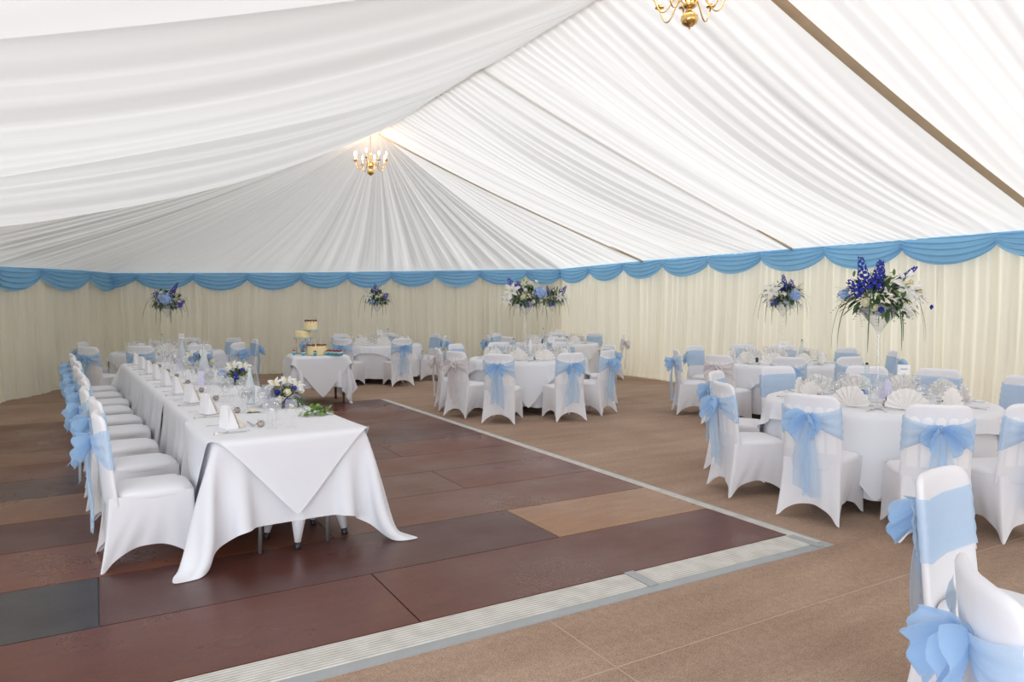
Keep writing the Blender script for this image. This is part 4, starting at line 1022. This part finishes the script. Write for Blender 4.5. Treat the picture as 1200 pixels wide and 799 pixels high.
mb.tube([(.14, .03, .27), (.15, .05, .385)], .005, 6); mb.build('pillar', 'steel', t)
def cake(name, loc, r, h, lab, nd):
    t = thing(name, lab, 'cake', loc); MB().lathe([(0, 0), (r, 0), (r + .002, .01), (r, h - .012), (r - .01, h), (0, h)], 36).build('icing', 'icing', t)
    if nd: drips(t, r - .006, h, nd, rg)
S0 = cpt(-.20, -.10)
cake('cake', S0 + Vector((.06, -.04, .398)), .098, .150, 'top round cream cake dripping with dark red berries, highest on the stand', 18)
cake('cake', S0 + Vector((-.06, .01, .275)), .125, .105, 'middle cream cake on the stand, partly under the top one', 0)
tc_ = thing('cake', 'large cream cake with a dark berry rim in front of the cake stand', 'cake', cpt(.03, .14), 0)
MB().lathe([(0, 0), (.150, 0), (.152, .01), (.15, .145), (.14, .155), (0, .155)], 40).build('icing', 'icing', tc_); drips(tc_, .142, .155, 24, rg)
MB().lathe([(0, -.004), (.17, -.004), (.17, .0), (0, .0)], 30).build('board', 'cakeboard', tc_)
t0 = thing('cupcake', 'x', 'cupcake')
MB().lathe([(0, 0), (.023, 0), (.033, .04), (.030, .041), (0, .038)], 14).build('case', 'bluecase', t0)
MB().lathe([(.031, .038), (.033, .046), (.022, .06), (0, .066)], 14).build('icing', 'sponge', t0)
mb = MB()
for k in range(7): a = k * .9; mb.blob((.017 * cos(a), .017 * sin(a), .062 + .004 * (k % 2)), .010, 7, 5)
mb.blob((0, 0, .072), .012, 7, 5); mb.build('berries', 'berry', t0)
cps = [(-.33, .18), (-.13, .36), (.07, .40)] + [(.22 + .075 * a, .24 - .085 * b_ + .05 * a) for a in range(4) for b_ in range(3)]
cl = ['cupcake in a turquoise case at the far left of the cake table', 'cupcake in a turquoise case at the front left before the large cake', 'cupcake in a turquoise case right in front of the large cake']
for q, (r_, f_) in enumerate(cps):
    lab = cl[q] if q < 3 else f'berry-topped cupcake right of the cakes, {["first","second","third","last"][(q - 3) // 3]} column from the left, {["front","middle","back"][(q - 3) % 3]} one'
    put(t0, cpt(r_, f_, CZ + .004), 0, lab, 'cupcake', 'turquoise cupcakes')

# ------------------------------------------------------------------ chandeliers
def chandelier(loc, label, ztop):
    t = thing('chandelier', label, 'chandelier', loc, .2)
    MB().lathe([(0, -.125), (.008, -.12), (.006, -.11), (.02, -.105), (.052, -.085), (.066, -.055), (.062, -.03), (.04, -.008), (.02, 0), (.016, .02), (.04, .032), (.052, .045), (.05, .06), (.022, .075), (.016, .12), (.026, .15), (.018, .19), (.03, .22), (.012, .25), (.008, .27), (0, .275)], 24).build('body', 'brass', t)
    rg = random.Random(2)
    for k in range(8):
        a = 2 * pi * k / 8; e_ = Vector((cos(a), sin(a), 0)); zz = .03 * (k % 2)
        pts = []
        for j in range(15):
            u = j / 14; r = .04 + .235 * u; z = .055 + .05 * sin(pi * min(1, u * 2.6)) * (u < .385) - .085 * sin(pi * max(0, (u - .385) / .615)) ** 1.0 + .02 * u + (.03 * max(0, (u - .8) / .2))
            pts.append(e_ * r + UP * (z + zz * u))
        arm = MB().tube(pts, .0058, 7); tip = pts[-1]
        am = arm.build('arm', 'brass', t)
        MB().lathe([(.006, 0), (.034, .006), (.036, .011), (.012, .010), (.013, .03), (0, .03)], 16, tuple(tip)).build('drip_pan', 'brass', am)
        MB().lathe([(.0105, .012), (.0105, .088), (.006, .09), (0, .09)], 10, tuple(tip)).build('candle_sleeve', 'candle', am)
        MB().lathe([(.006, .09), (.014, .105), (.0165, .122), (.011, .145), (.003, .165), (0, .168)], 10, tuple(tip)).build('bulb', 'bulb', am)
    mb = MB(); z = .275
    while z < ztop - .03:
        P = [(.009 * cos(a), 0, z + .018 + .018 * sin(a)) for a in [2 * pi * q / 10 for q in range(11)]]
        if int(z * 1000 / 28) % 2: P = [(0, x, zz) for x, _, zz in P]
        mb.tube(P, .0025, 4, caps=False); z += .030
    mb.build('chain', 'chain', t)
    ld = bpy.data.lights.new('chandelier_light', 'POINT'); ld.energy = 22; ld.color = (1, .62, .38); ld.shadow_soft_size = .2
    lo = bpy.data.objects.new('lamp_glow', ld); COL.objects.link(lo); lo.parent = t; lo.location = (0, 0, .32)
chandelier((4.14, 12.0, 3.93), 'brass eight-arm chandelier with lit candle bulbs hanging at the far end of the ridge', .60)
chandelier((3.87, 4.05, 3.77), 'nearer brass chandelier cut off by the top edge of the picture', .60)

# ------------------------------------------------------------------ unseen trunk and crown, added to shade the far left end of the tent
t = thing('added_shade_tree', 'unseen broad dark crown and trunk added outside to shade the far corner of the tent', 'added_shade_tree', (-4.6, 17.5, 0))
MB().tube([(0, 0, 0), (.1, 0, 2.2), (.3, -.2, 4.2), (1.0, -.5, 6.5)], [.34, .27, .22, .12], 10).build('trunk', plain('bark', (.09, .065, .045), .9, noise=.3, scale=6), t)
rg = random.Random(5); mb = MB()
for q in range(34):
    d = rdir(rg, -.5); c = Vector((1.9 + d.x * 4.1, -1.6 + d.y * 4.1, 7.4 + d.z * 1.9)); mb.blob(c, (rg.uniform(1.2, 1.7), rg.uniform(1.2, 1.7), rg.uniform(.8, 1.1)), 12, 9, .12, rg)
for q in range(1300):
    d = rdir(rg, -.6); c = Vector((1.9 + d.x * 4.9, -1.6 + d.y * 4.9, 7.4 + d.z * 2.7)); petal(mb, c, rdir(rg), UP, .35, .12, -.2, n=3)
o = mb.build('crown', 'leaf', t); o['kind'] = 'stuff'
